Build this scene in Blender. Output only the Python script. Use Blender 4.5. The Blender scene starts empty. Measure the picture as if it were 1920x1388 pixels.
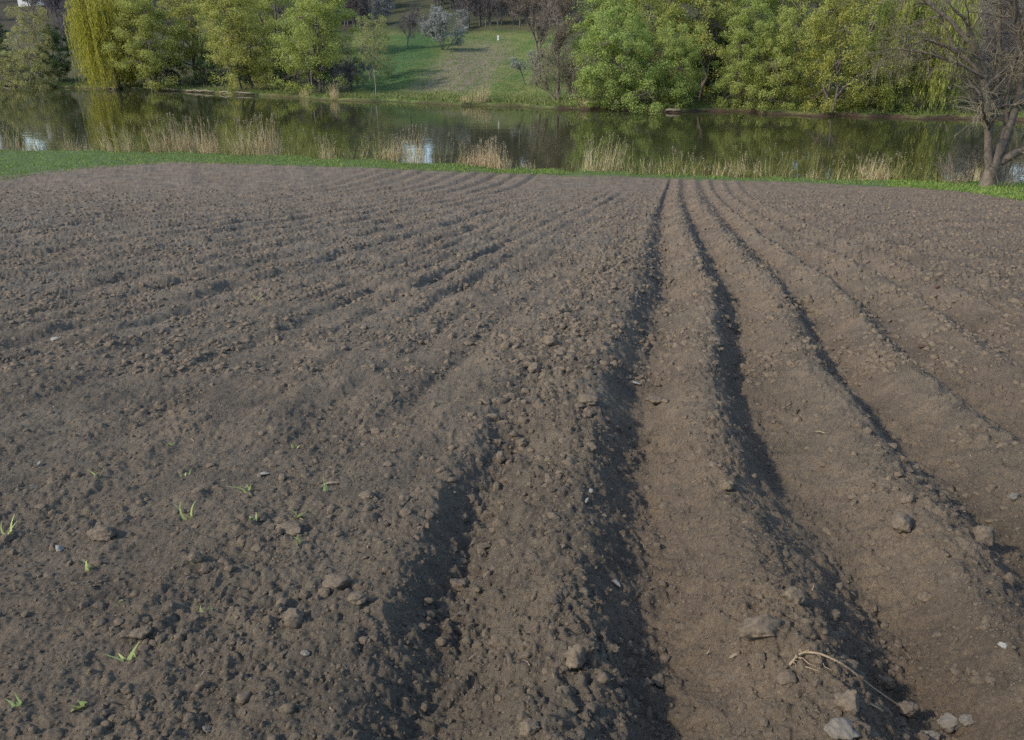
import bpy, bmesh, math
import numpy as np
from math import radians, sin, cos, tan, pi

# ------------------------------------------------------------------ camera, sky, sun, exposure
scene = bpy.context.scene
COL = scene.collection
PITCH = radians(22.95)
FPX = 1450.0                       # focal length in pixels of a 1920 wide frame
WATER = -6.7                       # pond level, camera at height 0
cam = bpy.data.cameras.new('camera'); cam.sensor_width = 36.0; cam.sensor_fit = 'HORIZONTAL'
cam.lens = 36.0 * FPX / 1920.0
cam.clip_start = 0.05; cam.clip_end = 5000
camo = bpy.data.objects.new('camera', cam); COL.objects.link(camo)
camo.location = (0, 0, 0); camo.rotation_euler = (pi / 2 - PITCH, 0, 0)
scene.camera = camo

SUN_EL = radians(37); SUN_DIR = np.array([-0.91, -0.38]); SUN_DIR = SUN_DIR / np.linalg.norm(SUN_DIR)
SUN_ROT = math.atan2(SUN_DIR[0], SUN_DIR[1])
world = bpy.data.worlds.new('World'); scene.world = world; world.use_nodes = True
wn = world.node_tree.nodes; wl = world.node_tree.links
sky = wn.new('ShaderNodeTexSky'); sky.sky_type = 'NISHITA'; sky.sun_disc = False
sky.sun_elevation = SUN_EL; sky.sun_rotation = SUN_ROT
sky.air_density = 1.0; sky.dust_density = 1.0; sky.ozone_density = 1.5
wl.new(sky.outputs[0], wn['Background'].inputs[0]); wn['Background'].inputs[1].default_value = 0.15
sun = bpy.data.lights.new('sun', 'SUN'); sun.energy = 2.0; sun.angle = radians(3.5); sun.color = (1.0, 0.90, 0.76)
suno = bpy.data.objects.new('sun', sun); COL.objects.link(suno)
from mathutils import Vector
suno.rotation_euler = Vector((-SUN_DIR[0] * cos(SUN_EL), -SUN_DIR[1] * cos(SUN_EL), -sin(SUN_EL))).to_track_quat('-Z', 'Y').to_euler()
suno.location = (-60, 10, 40)
vs = scene.view_settings; vs.view_transform = 'Standard'; vs.look = 'None'; vs.exposure = 0.90; vs.gamma = 1.0
vs.use_curve_mapping = False
scene.render.engine = 'CYCLES'
scene.cycles.max_bounces = 6
scene.cycles.use_denoising = False
scene.cycles.caustics_reflective = False; scene.cycles.caustics_refractive = False
scene.cycles.sample_clamp_indirect = 1.5; scene.cycles.sample_clamp_direct = 3.0

# ------------------------------------------------------------------ layout helpers
def ray(u, v):
    a = (u - 960.0) / FPX; b = -(v - 694.0) / FPX
    return np.array([a, cos(PITCH) + b * sin(PITCH), -sin(PITCH) + b * cos(PITCH)])
def at_z(u, v, z):
    d = ray(u, v); return d * (z / d[2])
def theta(x, y): return np.arctan2(x, y)

def hash2(ix, iy, seed):
    h = (ix.astype(np.int64) * 374761393 + iy.astype(np.int64) * 668265263 + seed * 1442695041) & 0xFFFFFFFF
    h = ((h ^ (h >> 13)) * 1274126177) & 0xFFFFFFFF
    h = ((h ^ (h >> 16)) * 2246822519) & 0xFFFFFFFF
    return ((h ^ (h >> 15)) & 0xFFFFFF).astype(np.float32) / 16777216.0
def noise(x, y, seed=0):
    ix = np.floor(x); iy = np.floor(y)
    fx = (x - ix).astype(np.float32); fy = (y - iy).astype(np.float32)
    ix = ix.astype(np.int64); iy = iy.astype(np.int64)
    u = fx * fx * fx * (fx * (fx * 6 - 15) + 10); w = fy * fy * fy * (fy * (fy * 6 - 15) + 10)
    def g(dx, dy):
        a = hash2(ix + dx, iy + dy, seed) * np.float32(2 * pi)
        return np.cos(a) * (fx - dx) + np.sin(a) * (fy - dy)
    a = g(0, 0); b = g(1, 0); c = g(0, 1); d = g(1, 1)
    return (a + u * (b - a)) * (1 - w) + (c + u * (d - c)) * w * 1.0
def fbm(x, y, seed, octs=3, gain=0.5):
    s = 0; a = 1.0
    for k in range(octs):
        s = s + a * noise(x * 2 ** k + k * 17.3, y * 2 ** k + k * 9.1, seed + k); a *= gain
    return s
def domes(x, y, cell, seed, prob, rmin, rmax, flat=0.7):
    """rounded lumps: the highest of the lumps of the nine cells around each point"""
    gx = x / cell; gy = y / cell
    ix = np.floor(gx).astype(np.int64); iy = np.floor(gy).astype(np.int64)
    out = np.zeros(x.shape, np.float32)
    for dx in (-1, 0, 1):
        for dy in (-1, 0, 1):
            cx = ix + dx; cy = iy + dy
            px = cx + hash2(cx, cy, seed); py = cy + hash2(cx, cy, seed + 1)
            rr = rmin + (rmax - rmin) * hash2(cx, cy, seed + 2) ** 2
            k = hash2(cx, cy, seed + 3)
            asp = 0.75 + 0.6 * hash2(cx, cy, seed + 4)
            d2 = (((gx - px) * asp) ** 2 + ((gy - py) / asp) ** 2).astype(np.float32)
            h = np.sqrt(np.maximum(rr * rr - d2, 0)) * flat
            out = np.maximum(out, np.where(k < prob, h, 0))
    return out * cell
def sstep(a, b, x):
    t = np.clip((x - a) / (b - a), 0, 1); return t * t * (3 - 2 * t)
def smax(a, b, k): return 0.5 * (a + b + np.sqrt((a - b) ** 2 + k * k))

# shore lines as seen from above: distance from the camera's foot by direction
def polar_curve(px, z):
    P = np.array([at_z(u, v, z) for u, v in px])
    th = theta(P[:, 0], P[:, 1]); r = np.hypot(P[:, 0], P[:, 1])
    o = np.argsort(th); return th[o], r[o]
NEAR_TH, NEAR_R = polar_curve([(-200, 290), (0, 289), (300, 291), (640, 302), (960, 319), (1300, 333), (1600, 342), (1750, 346), (1920, 352), (2200, 362)], WATER)
FAR_TH, FAR_R = polar_curve([(-250, 158), (0, 161), (100, 164), (300, 170), (500, 181), (640, 189), (900, 199), (1050, 204), (1200, 209), (1400, 211), (1550, 219), (1700, 221), (1850, 226), (2200, 236)], WATER)
def r_near(th): return np.interp(th, NEAR_TH, NEAR_R) + 0.35 * np.sin(th * 61) + 0.2 * np.sin(th * 143 + 1)
def r_far(th): return np.interp(th, FAR_TH, FAR_R) + 0.8 * np.sin(th * 47 + 2) + 0.5 * np.sin(th * 118)
def land_base(x, y):
    r = np.hypot(x, y); th = theta(x, y); rs = r_near(th)
    plane = -1.5 - 0.128 * y
    plane = np.where(y < 0, np.minimum(-1.5 - 0.128 * y, 12), plane)
    bank = WATER + 0.12 + 0.04 * (rs - r) + 0.006 * np.maximum(-x, 0)
    z = smax(plane, np.where(r < rs + 5, bank, -99), 0.25)
    drop = np.clip(r - rs + 0.6, 0, 4)
    return np.where(r > rs - 0.6, np.minimum(z, WATER + 0.12) - 0.45 * drop + 0.15 * np.exp(-drop * 3) * 0, z)
EDGE_PX = [(-300, 352), (0, 332), (60, 324), (150, 314), (300, 304.5), (640, 312), (800, 319), (1000, 326), (1300, 335.6), (1500, 342), (1700, 351), (1800, 358), (1920, 376), (2100, 400)]
def solve_land(u, v):
    d = ray(u, v); ys = np.linspace(1, 60, 4000); P = d[None, :] * (ys / d[1])[:, None]
    zz = land_base(P[:, 0], P[:, 1]); k = np.argmax(P[:, 2] <= zz)
    return P[k] if (P[:, 2] <= zz).any() else d * (50 / d[1])
EP = np.array([solve_land(u, v) for u, v in EDGE_PX])
EDGE_TH = theta(EP[:, 0], EP[:, 1]); EDGE_R = np.hypot(EP[:, 0], EP[:, 1])
_o = np.argsort(EDGE_TH); EDGE_TH = EDGE_TH[_o]; EDGE_R = EDGE_R[_o]
def r_edge(th): return np.interp(th, EDGE_TH, EDGE_R)

# hill behind the pond
def far_hill(x, y):
    r = np.hypot(x, y); th = theta(x, y); d = r - r_far(th)
    z = WATER + 0.30 * sstep(-0.3, 0.3, d) + 0.03 * np.clip(d, 0, 12)
    z = z + 0.145 * np.clip(d - 12, 0, 60) + 0.17 * np.clip(d - 72, 0, 85)
    z = z + 0.5 * noise(x / 9.0, y / 9.0, 3) * sstep(2, 14, d) + 1.6 * noise(x / 40.0, y / 40.0, 5) * sstep(10, 50, d)
    return np.where(d > -0.5, z, WATER - 1.4)
def solve_hill(u, v):
    d = ray(u, v); ys = np.linspace(70, 330, 5200); P = d[None, :] * (ys / d[1])[:, None]
    m = P[:, 2] <= far_hill(P[:, 0], P[:, 1]); m &= far_hill(P[:, 0], P[:, 1]) > WATER
    return P[np.argmax(m)]

# ------------------------------------------------------------------ object helpers
def tag(o, label=None, cat=None, group=None, kind=None):
    if label: o['label'] = label
    if cat: o['category'] = cat
    if group: o['group'] = group
    if kind: o['kind'] = kind
    return o
def make_mesh(name, V, F, mat=None, smooth=False, attrs=None, cols=None):
    """V (n,3); F: list of (m,k) integer arrays"""
    V = np.asarray(V, np.float32); me = bpy.data.meshes.new(name)
    if isinstance(F, np.ndarray): F = [F]
    F = [np.asarray(f, np.int32) for f in F if len(f)]
    me.vertices.add(len(V)); me.vertices.foreach_set('co', V.ravel())
    loops = np.concatenate([f.ravel() for f in F]); counts = np.concatenate([np.full(len(f), f.shape[1], np.int32) for f in F])
    starts = np.concatenate([[0], np.cumsum(counts)[:-1]]).astype(np.int32)
    me.loops.add(len(loops)); me.loops.foreach_set('vertex_index', loops)
    me.polygons.add(len(counts)); me.polygons.foreach_set('loop_start', starts); me.polygons.foreach_set('loop_total', counts)
    if smooth: me.polygons.foreach_set('use_smooth', np.ones(len(counts), bool))
    me.update(calc_edges=True)
    for n, a in (attrs or {}).items():
        at = me.attributes.new(n, 'FLOAT', 'POINT'); at.data.foreach_set('value', np.asarray(a, np.float32).ravel())
    for n, a in (cols or {}).items():
        at = me.attributes.new(n, 'FLOAT_COLOR', 'POINT'); c = np.ones((len(V), 4), np.float32); c[:, :3] = a
        at.data.foreach_set('color', c.ravel())
    if mat: me.materials.append(mat)
    return me
def add(name, me, parent=None, loc=(0, 0, 0), rz=0, scale=(1, 1, 1)):
    o = bpy.data.objects.new(name, me); COL.objects.link(o)
    o.location = loc; o.rotation_euler = (0, 0, rz); o.scale = scale
    if parent: o.parent = parent
    return o
def empty(name, loc, rz=0, scale=(1, 1, 1)):
    o = add(name, None, None, loc, rz, scale); o.empty_display_size = 0.3; return o

# ------------------------------------------------------------------ materials
def nodes(name):
    m = bpy.data.materials.new(name); m.use_nodes = True
    return m, m.node_tree.nodes, m.node_tree.links, m.node_tree.nodes['Principled BSDF']
def tex(n, l, scale, detail=4, rough=0.6, coord='Object', vec=None):
    t = n.new('ShaderNodeTexNoise'); t.inputs['Scale'].default_value = scale
    t.inputs['Detail'].default_value = detail; t.inputs['Roughness'].default_value = rough
    if vec is None:
        c = n.new('ShaderNodeTexCoord'); vec = c.outputs[coord]
    l.new(vec, t.inputs['Vector']); return t
def ramp(n, l, src, stops):
    r = n.new('ShaderNodeValToRGB'); e = r.color_ramp.elements
    e[0].position, e[0].color = stops[0][0], (*stops[0][1], 1); e[1].position, e[1].color = stops[-1][0], (*stops[-1][1], 1)
    for p, c in stops[1:-1]:
        k = e.new(p); k.color = (*c, 1)
    l.new(src, r.inputs[0]); return r
def mixc(n, l, fac, a, b, mode='MIX'):
    m = n.new('ShaderNodeMix'); m.data_type = 'RGBA'; m.blend_type = mode
    for s, sock in ((fac, 0), (a, 6), (b, 7)):
        if isinstance(s, (int, float)): m.inputs[sock].default_value = s
        elif isinstance(s, tuple): m.inputs[sock].default_value = (*s, 1)
        else: l.new(s, m.inputs[sock])
    return m.outputs[2]
def attr(n, name):
    a = n.new('ShaderNodeAttribute'); a.attribute_name = name; return a
def bump(n, l, p, src, dist, strength=1.0):
    b = n.new('ShaderNodeBump'); b.inputs['Distance'].default_value = dist; b.inputs['Strength'].default_value = strength
    l.new(src, b.inputs['Height']); l.new(b.outputs[0], p.inputs['Normal']); return b

GREY_SOIL = (0.156, 0.132, 0.098); BROWN_SOIL = (0.176, 0.134, 0.092)
def soil_material(name, use_tone=True, gain=1.0, bd=0.012):
    m, n, l, p = nodes(name)
    t1 = tex(n, l, 1.3, 5); t2 = tex(n, l, 75, 8, 0.8); t3 = tex(n, l, 9, 4)
    tone = attr(n, 'tone').outputs['Fac'] if use_tone else t1.outputs[0]
    c = mixc(n, l, tone, tuple(q * gain for q in GREY_SOIL), tuple(q * gain for q in BROWN_SOIL))
    r1 = ramp(n, l, t2.outputs[0], [(0.3, (0.55, 0.55, 0.57)), (0.52, (1, 1, 1)), (0.72, (1.5, 1.46, 1.40))])
    c = mixc(n, l, 1.0, c, r1.outputs[0], 'MULTIPLY')
    r0 = ramp(n, l, t1.outputs[0], [(0.32, (0.76, 0.765, 0.78)), (0.68, (1.22, 1.20, 1.17))])
    c = mixc(n, l, 1.0, c, r0.outputs[0], 'MULTIPLY')
    r2 = ramp(n, l, t3.outputs[0], [(0.3, (0.80, 0.81, 0.83)), (0.7, (1.12, 1.10, 1.06))])
    c = mixc(n, l, 1.0, c, r2.outputs[0], 'MULTIPLY')
    if use_tone:
        g = attr(n, 'grass')
        tg = tex(n, l, 3, 5)
        gc = ramp(n, l, tg.outputs[0], [(0.3, (0.06, 0.085, 0.028)), (0.7, (0.10, 0.14, 0.04))])
        c = mixc(n, l, g.outputs['Fac'], c, gc.outputs[0])
    l.new(c, p.inputs['Base Color']); p.inputs['Roughness'].default_value = 0.95
    p.inputs['Specular IOR Level'].default_value = 0.15
    b = tex(n, l, 170, 6, 0.8); bump(n, l, p, b.outputs[0], bd, 1.0)
    return m
M = {}
M['soil'] = soil_material('soil'); M['clod'] = soil_material('clod_soil', False, 1.0, 0.003)

def plain(name, col, rough=0.8, var=0.25, scale=8, spec=0.3):
    m, n, l, p = nodes(name); t = tex(n, l, scale, 5)
    lo = tuple(c * (1 - var) for c in col); hi = tuple(c * (1 + var) for c in col)
    r = ramp(n, l, t.outputs[0], [(0.3, lo), (0.7, hi)])
    l.new(r.outputs[0], p.inputs['Base Color']); p.inputs['Roughness'].default_value = rough
    p.inputs['Specular IOR Level'].default_value = spec
    bump(n, l, p, t.outputs[0], 0.02, 0.5)
    return m
def leaf_material(name, a, b, trans=0.52):
    """leaf colour varies leaf by leaf and tree by tree"""
    m, n, l, p = nodes(name)
    g = n.new('ShaderNodeNewGeometry'); oi = n.new('ShaderNodeObjectInfo')
    r = ramp(n, l, g.outputs['Random Per Island'], [(0.0, a), (1.0, b)])
    hs = n.new('ShaderNodeHueSaturation')
    mr = n.new('ShaderNodeMapRange'); l.new(oi.outputs['Random'], mr.inputs[0]); mr.inputs[3].default_value = 0.488; mr.inputs[4].default_value = 0.514
    l.new(mr.outputs[0], hs.inputs['Hue'])
    l.new(r.outputs[0], hs.inputs['Color'])
    l.new(hs.outputs[0], p.inputs['Base Color']); p.inputs['Roughness'].default_value = 0.6; p.inputs['Specular IOR Level'].default_value = 0.2
    tr = n.new('ShaderNodeBsdfTranslucent'); l.new(hs.outputs[0], tr.inputs['Color'])
    mx = n.new('ShaderNodeMixShader'); mx.inputs[0].default_value = trans
    l.new(p.outputs[0], mx.inputs[1]); l.new(tr.outputs[0], mx.inputs[2])
    l.new(mx.outputs[0], n['Material Output'].inputs['Surface']); return m
M['leaf_green'] = leaf_material('leaf_green', (0.29, 0.31, 0.07), (0.48, 0.50, 0.15))
M['leaf_fresh'] = leaf_material('leaf_fresh', (0.245, 0.30, 0.07), (0.44, 0.49, 0.15))
M['leaf_deep'] = leaf_material('leaf_deep', (0.07, 0.12, 0.04), (0.15, 0.20, 0.07))
M['leaf_yellow'] = leaf_material('leaf_yellow', (0.32, 0.30, 0.045), (0.54, 0.49, 0.10))
M['leaf_willow'] = leaf_material('leaf_willow', (0.25, 0.27, 0.06), (0.43, 0.45, 0.12))
M['leaf_olive'] = leaf_material('leaf_olive', (0.26, 0.265, 0.09), (0.45, 0.44, 0.18))
M['needle'] = leaf_material('needle', (0.012, 0.028, 0.014), (0.03, 0.05, 0.025), 0.1)
M['blossom'] = leaf_material('blossom', (0.26, 0.27, 0.23), (0.46, 0.46, 0.41))
M['bud'] = leaf_material('bud', (0.13, 0.12, 0.03), (0.26, 0.22, 0.06))
M['haze_bud'] = leaf_material('budding_twigs', (0.09, 0.078, 0.074), (0.15, 0.13, 0.12), 0.2)
M['grass'] = leaf_material('grass_blade', (0.10, 0.175, 0.030), (0.27, 0.32, 0.08), 0.3)
M['far_grass'] = leaf_material('far_grass_blade', (0.10, 0.14, 0.03), (0.24, 0.23, 0.08), 0.3)
M['reed'] = leaf_material('dry_reed', (0.36, 0.27, 0.14), (0.62, 0.50, 0.29), 0.25)
M['reed_green'] = leaf_material('green_reed', (0.14, 0.15, 0.04), (0.33, 0.30, 0.11), 0.3)
M['plume'] = leaf_material('reed_plume', (0.26, 0.205, 0.13), (0.42, 0.345, 0.23), 0.3)
M['sprout'] = leaf_material('sprout', (0.24, 0.34, 0.07), (0.60, 0.62, 0.26), 0.35)
M['bark'] = plain('bark', (0.12, 0.10, 0.08), 0.9, 0.35, 4)
M['bark_pale'] = plain('bark_pale', (0.25, 0.22, 0.18), 0.9, 0.3, 4)
M['bark_willow'] = plain('bark_willow', (0.13, 0.105, 0.08), 0.9, 0.45, 6)
M['twig'] = plain('twig', (0.21, 0.18, 0.125), 0.9, 0.3, 3)
M['twig_brown'] = plain('twig_brown', (0.185, 0.15, 0.115), 0.9, 0.3, 3)
M['twig_grey'] = plain('twig_grey', (0.13, 0.115, 0.115), 0.9, 0.3, 3)
M['stone'] = plain('stone', (0.150, 0.132, 0.104), 0.85, 0.25, 30)
M['chip'] = plain('pale_chip', (0.26, 0.24, 0.20), 0.7, 0.2, 60)
M['straw'] = plain('straw', (0.28, 0.21, 0.13), 0.8, 0.3, 40)
M['dead_leaf'] = plain('dead_leaf', (0.10, 0.05, 0.03), 0.8, 0.3, 40)
M['white_paint'] = plain('white_paint', (0.75, 0.74, 0.71), 0.7, 0.06, 2)
M['roof'] = plain('roof', (0.16, 0.13, 0.12), 0.8, 0.2, 3)
M['glass'] = plain('window_glass', (0.03, 0.035, 0.04), 0.1, 0.1, 1, 0.5)
M['log'] = plain('dead_wood', (0.20, 0.165, 0.125), 0.9, 0.3, 6)

# ------------------------------------------------------------------ ploughed field
RNG = np.random.default_rng(11)
def grid_rows():
    ys = [0.85]; 
    while ys[-1] < 57:
        D = ys[-1]; ys.append(D + 1.0 / (0.66 * 1160 / (D * D + 2.2) + 1 / (0.022 * D)))
    return np.array(ys)
GY = grid_rows(); NX = 1150
GS = np.linspace(-1, 1, NX)
def half_width(y): return 1.3 + 0.74 * y
FX = GS[None, :] * half_width(GY)[:, None]; FY = np.repeat(GY[:, None], NX, 1)

def world_curve(px, dz):
    """a row seen in the photograph, as x over y on the field"""
    out = []
    for u, v in px:
        d = ray(u, v); y = 1.0
        yy = np.linspace(0.5, 60, 6000); P = d[None, :] * (yy / d[1])[:, None]
        k = np.argmax(P[:, 2] <= -1.5 - 0.128 * P[:, 1] + dz); out.append(P[k][:2])
    out = np.array(out); o = np.argsort(out[:, 1]); out = out[o]
    x = np.interp(GY, out[:, 1], out[:, 0])
    k = np.where(GY > out[-1, 1])[0]
    if len(k): x[k] = out[-1, 0] + (GY[k] - out[-1, 1]) * 0.215
    # ease the corners
    yy = np.linspace(GY[0], GY[-1], 3000); xx = np.interp(yy, GY, x)
    w = np.hanning(31); w /= w.sum(); xx = np.convolve(np.pad(xx, 15, 'edge'), w, 'valid')
    return np.interp(GY, yy, xx)
crestA = world_curve([(870, 840), (800, 960), (740, 1080), (690, 1200), (610, 1388)], 0.05)
botA = world_curve([(960, 790), (935, 880), (880, 990), (845, 1090), (830, 1200), (800, 1388)], -0.1)
crestB = world_curve([(1240, 345), (1218, 400), (1210, 450), (1205, 520), (1165, 600), (1130, 690), (1115, 780), (1105, 900), (1095, 1000), (1095, 1100), (1100, 1250), (1090, 1388)], 0.07)
botB = world_curve([(1253, 345), (1240, 400), (1240, 470), (1248, 530), (1235, 600), (1210, 690), (1190, 780), (1200, 850), (1215, 950), (1220, 1050), (1225, 1150), (1245, 1300), (1255, 1388)], -0.1)
crestC = world_curve([(1272, 345), (1272, 380), (1290, 430), (1310, 490), (1335, 540), (1335, 600), (1335, 700), (1345, 800), (1375, 900), (1420, 1000), (1460, 1080), (1500, 1160), (1550, 1250), (1610, 1388)], 0.07)
botC = world_curve([(1282, 345), (1284, 380), (1312, 440), (1335, 490), (1370, 540), (1380, 620), (1390, 720), (1430, 820), (1475, 920), (1530, 1010), (1590, 1100), (1650, 1200), (1700, 1290), (1760, 1388)], -0.1)
crestD = world_curve([(1303, 345), (1315, 380), (1360, 430), (1410, 490), (1455, 530), (1480, 580), (1510, 650), (1560, 720), (1620, 790), (1680, 870), (1750, 945), (1810, 1010), (1850, 1090), (1900, 1180), (1980, 1300)], 0.07)
botD = world_curve([(1310, 345), (1330, 380), (1400, 460), (1470, 530), (1520, 600), (1545, 660), (1600, 740), (1680, 830), (1760, 900), (1830, 970), (1910, 1060), (2020, 1200)], -0.1)
botE = world_curve([(1335, 345), (1348, 380), (1420, 440), (1500, 490), (1590, 545), (1650, 600), (1730, 690), (1840, 770), (1920, 830)], -0.06)
botF = world_curve([(1362, 345), (1378, 370), (1490, 440), (1620, 495), (1730, 560), (1830, 620), (1920, 690)], -0.04)
botG = world_curve([(1386, 345), (1415, 375), (1600, 450), (1760, 515), (1920, 600)], -0.03)
far_row = np.tan(radians(12.6))
Lrel = np.zeros(FX.shape, np.float32); ROUGH = np.zeros(FX.shape, np.float32); TONE = np.zeros(FX.shape, np.float32)
warp = (0.045 * noise(FX * 1.1 + 3, FY * 0.9, 21) + 0.045 * noise(FX * 3.2, FY * 2.6, 22) + 0.024 * noise(FX * 8, FY * 7, 23)).astype(np.float32)
hmod = 1 + 0.25 * noise(FX * 0.7, FY * 0.9 + 5, 24) + 0.30 * noise(FX * 2.3, FY * 2.0, 25)
fade_out = np.clip(0.45 + 1.2 * noise(FX * 0.22 + 2, FY * 0.16, 26), 0.0, 1.0)
for j, y in enumerate(GY):
    fA = float(1 - sstep(2.6, 5.4, y)); far = float(1 - 0.45 * sstep(10, 30, y))
    b = [botA[j], botB[j], botC[j], botD[j], botE[j], botF[j], botG[j]]
    for k in range(3, 7): b[k] = max(b[k], b[k - 1] + 0.42)
    cA = min(crestA[j], b[0] - 0.16); cB = min(crestB[j], b[1] - 0.14); cC = min(crestC[j], b[2] - 0.13); cD = min(crestD[j], b[3] - 0.12)
    cB = max(cB, b[0] + 0.3) if fA > 0 else cB
    cC = max(cC, b[1] + 0.25); cD = max(cD, b[2] + 0.25)
    cE = b[3] + 0.60 * (b[4] - b[3]); cF = b[4] + 0.6 * (b[5] - b[4]); cG = b[5] + 0.6 * (b[6] - b[5])
    kx = [cA - 1.2, cA - 0.4, cA, b[0] - 0.02, b[0] + 0.05, b[0] + 0.30, cB - 0.10, cB, b[1] - 0.03, b[1] + 0.03, cC - 0.06, cC, b[2] - 0.03, b[2] + 0.03, cD - 0.06, cD, b[3] - 0.02, b[3] + 0.03, cE, b[4], cF, b[5], cG, b[6]]
    s = far
    kz = [0, 0.02 * fA, 0.035 * fA, -0.068 * fA, -0.068 * fA, 0.04, 0.065 * s, 0.06 * s, -0.10 * s, -0.10 * s, 0.085 * s, 0.085 * s, -0.12 * s, -0.12 * s, 0.075 * s, 0.075 * s, -0.10 * s, -0.10 * s, 0.075 * s, -0.08 * s, 0.07 * s, -0.075 * s, 0.06 * s, -0.06 * s]
    xs = b[6]
    while xs < half_width(y) + 1.0:
        xs += 0.42; kx.append(xs); kz.append(0.026 * s); xs += 0.28; kx.append(xs); kz.append(-0.026 * s)
    kx = np.maximum.accumulate(np.array(kx) + np.arange(len(kx)) * 1e-4); kz = np.array(kz)
    x = FX[j] + warp[j]
    i = np.clip(np.searchsorted(kx, x) - 1, 0, len(kx) - 2)
    t = np.clip((x - kx[i]) / (kx[i + 1] - kx[i]), 0, 1); ts = t * t * (3 - 2 * t)
    Lrel[j] = (kz[i] + (kz[i + 1] - kz[i]) * (0.55 * t + 0.45 * ts)) * hmod[j] * np.where(x > b[6], fade_out[j], 1)
    band = np.exp(-((x - (cB - 0.42)) / 0.34) ** 2)
    right = sstep(b[1] - 0.02, b[1] + 0.1, x)
    crest = sum(np.exp(-((x - c) / 0.10) ** 2) for c in (cB, cC, cD, cE))
    floor_ = sum(np.exp(-((x - (q + 0.02)) / 0.06) ** 2) for q in b[:4])
    ROUGH[j] = (1 - right) * 0.8 + right * 0.82 + 0.5 * band + 0.45 * np.clip(crest, 0, 1) + 0.35 * np.clip(floor_, 0, 1)
    TONE[j] = 0.24 + 0.42 * sstep(b[1] - 0.9, b[1] + 0.2, x) - 0.35 * np.clip(crest, 0, 1)
# the raked ground left of the rows
wl_ = FX - far_row * FY
wob = 0.10 * noise(FX * 0.4, FY * 0.2, 31) + 0.05 * noise(FX * 1.7, FY * 0.7, 32) + 0.025 * noise(FX * 4.5, FY * 3.5, 35)
leftm = 1 - sstep(-1.1, -0.45, FX - np.interp(FY, GY, crestB))
amp = np.clip(0.45 + 1.3 * noise(FX * 0.35 + 7, FY * 0.14, 33) + 0.8 * noise(FX * 1.3, FY * 0.6, 34), 0.05, 1.5)
sawt = lambda w, p: (lambda q: np.where(q < 0.62, q / 0.62, (1 - q) / 0.38))((w / p) % 1.0) - 0.5
groove = lambda w, p_, wd: -np.exp(-((((w / p_) % 1.0) - 0.5) / wd) ** 2) + 0.35 * np.exp(-((((w / p_) % 1.0) - 0.22) / 0.14) ** 2)
rows1 = groove(wl_ + wob, 0.46, 0.15) * 0.042 * np.clip(amp, 0.3, 1.3) * (0.25 + 0.75 * sstep(2.5, 6, FY))
blk = sstep(-4.0, -5.0, wl_ + 0.5 * noise(FX * 0.3, FY * 0.15, 36)) * sstep(7, 9, FY)
rows2 = groove(wl_ + 1.5 * wob, 0.80, 0.17) * 0.085 * np.clip(amp, 0.4, 1.4)
wide = sstep(-3.4, -3.0, wl_) * (1 - sstep(-1.9, -1.6, wl_)) * sstep(6, 9, FY)
rows3 = groove(wl_ + wob, 0.55, 0.16) * 0.05 * wide * np.clip(amp, 0.4, 1)
plot = sstep(29.0, 30.5, FY + 0.15 * FX) * (1 - sstep(42, 43.5, FY)) * sstep(-10.5, -8, FX - 0.15 * (FY - 36)) * (1 - sstep(1.2, 1.8, FX - 0.17 * (FY - 40)))
rows4 = groove(FX - 0.165 * FY + 0.5 * wob, 1.02, 0.14) * 0.085
rfade = 1 - 0.85 * sstep(24, 33, FY)
LEFT = leftm * ((1 - plot) * rfade * (rows1 * (1 - blk) + rows2 * blk + rows3) + plot * rows4)
LEFT = LEFT + leftm * (1 - plot) * 0.05 * fbm(FX * 1.1, FY * 0.9, 41, 3)
# crumbs and clods
rot = (0.92 * FX + 0.39 * FY, -0.39 * FX + 0.92 * FY)
def billow(x, y, seed, octs, gain):
    t_ = 0; a_ = 1.0
    for k in range(octs):
        t_ = t_ + a_ * (np.abs(noise(x * 2.1 ** k + k * 5.7, y * 2.1 ** k - k * 3.1, seed + k)) * 2.2 - 0.5); a_ *= gain
    return t_
N1 = fbm(FX * 1.3, FY * 1.3, 51, 2) * 0.030
WX = FX + 0.022 * noise(FX * 11, FY * 11, 52) + 0.006 * noise(FX * 45, FY * 45, 53); WY = FY + 0.022 * noise(FX * 11 + 40, FY * 11, 54) + 0.006 * noise(FX * 45 + 9, FY * 45, 58)
N2 = fbm(FX * 4.0, FY * 4.0, 55, 2, 0.6) * 0.026
N3 = billow(WX * 11, WY * 11, 61, 5, 0.56) * 0.019
N4 = noise(FX * 150, FY * 150, 71) * 0.0025 + noise(FX * 75, FY * 75, 72) * 0.004
N5 = billow((FX - far_row * FY + 0.5 * wob) * 4.6, (FY + far_row * FX) * 1.2, 141, 3, 0.6) * 0.010
patch = np.clip(0.45 + 1.7 * fbm(FX * 1.6, FY * 1.2, 81, 3), 0.0, 1.6).astype(np.float32)
C1 = domes(WX, WY, 0.17, 101, 0.25, 0.12, 0.36, 0.7) * patch
C2 = domes(WX * 0.92 + WY * 0.39, WY * 0.92 - WX * 0.39, 0.08, 111, 0.5, 0.14, 0.42, 0.75) * np.clip(patch, 0.2, 1.4)
C3 = domes(WX, WY, 0.032, 121, 0.7, 0.18, 0.48, 0.75)
nearc = 1.0 + 0.9 * sstep(4, 12, FY) - 0.7 * sstep(22, 40, FY)
N2 = N2 * nearc; N3 = N3 * nearc
mound = 0.085 * np.exp(-(((FX - np.interp(FY, GY, crestB) + 0.5) / 0.40) ** 2)) * sstep(3.0, 4.6, FY) * (1 - sstep(9, 13, FY)) 
Z0 = land_base(FX, FY)
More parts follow.
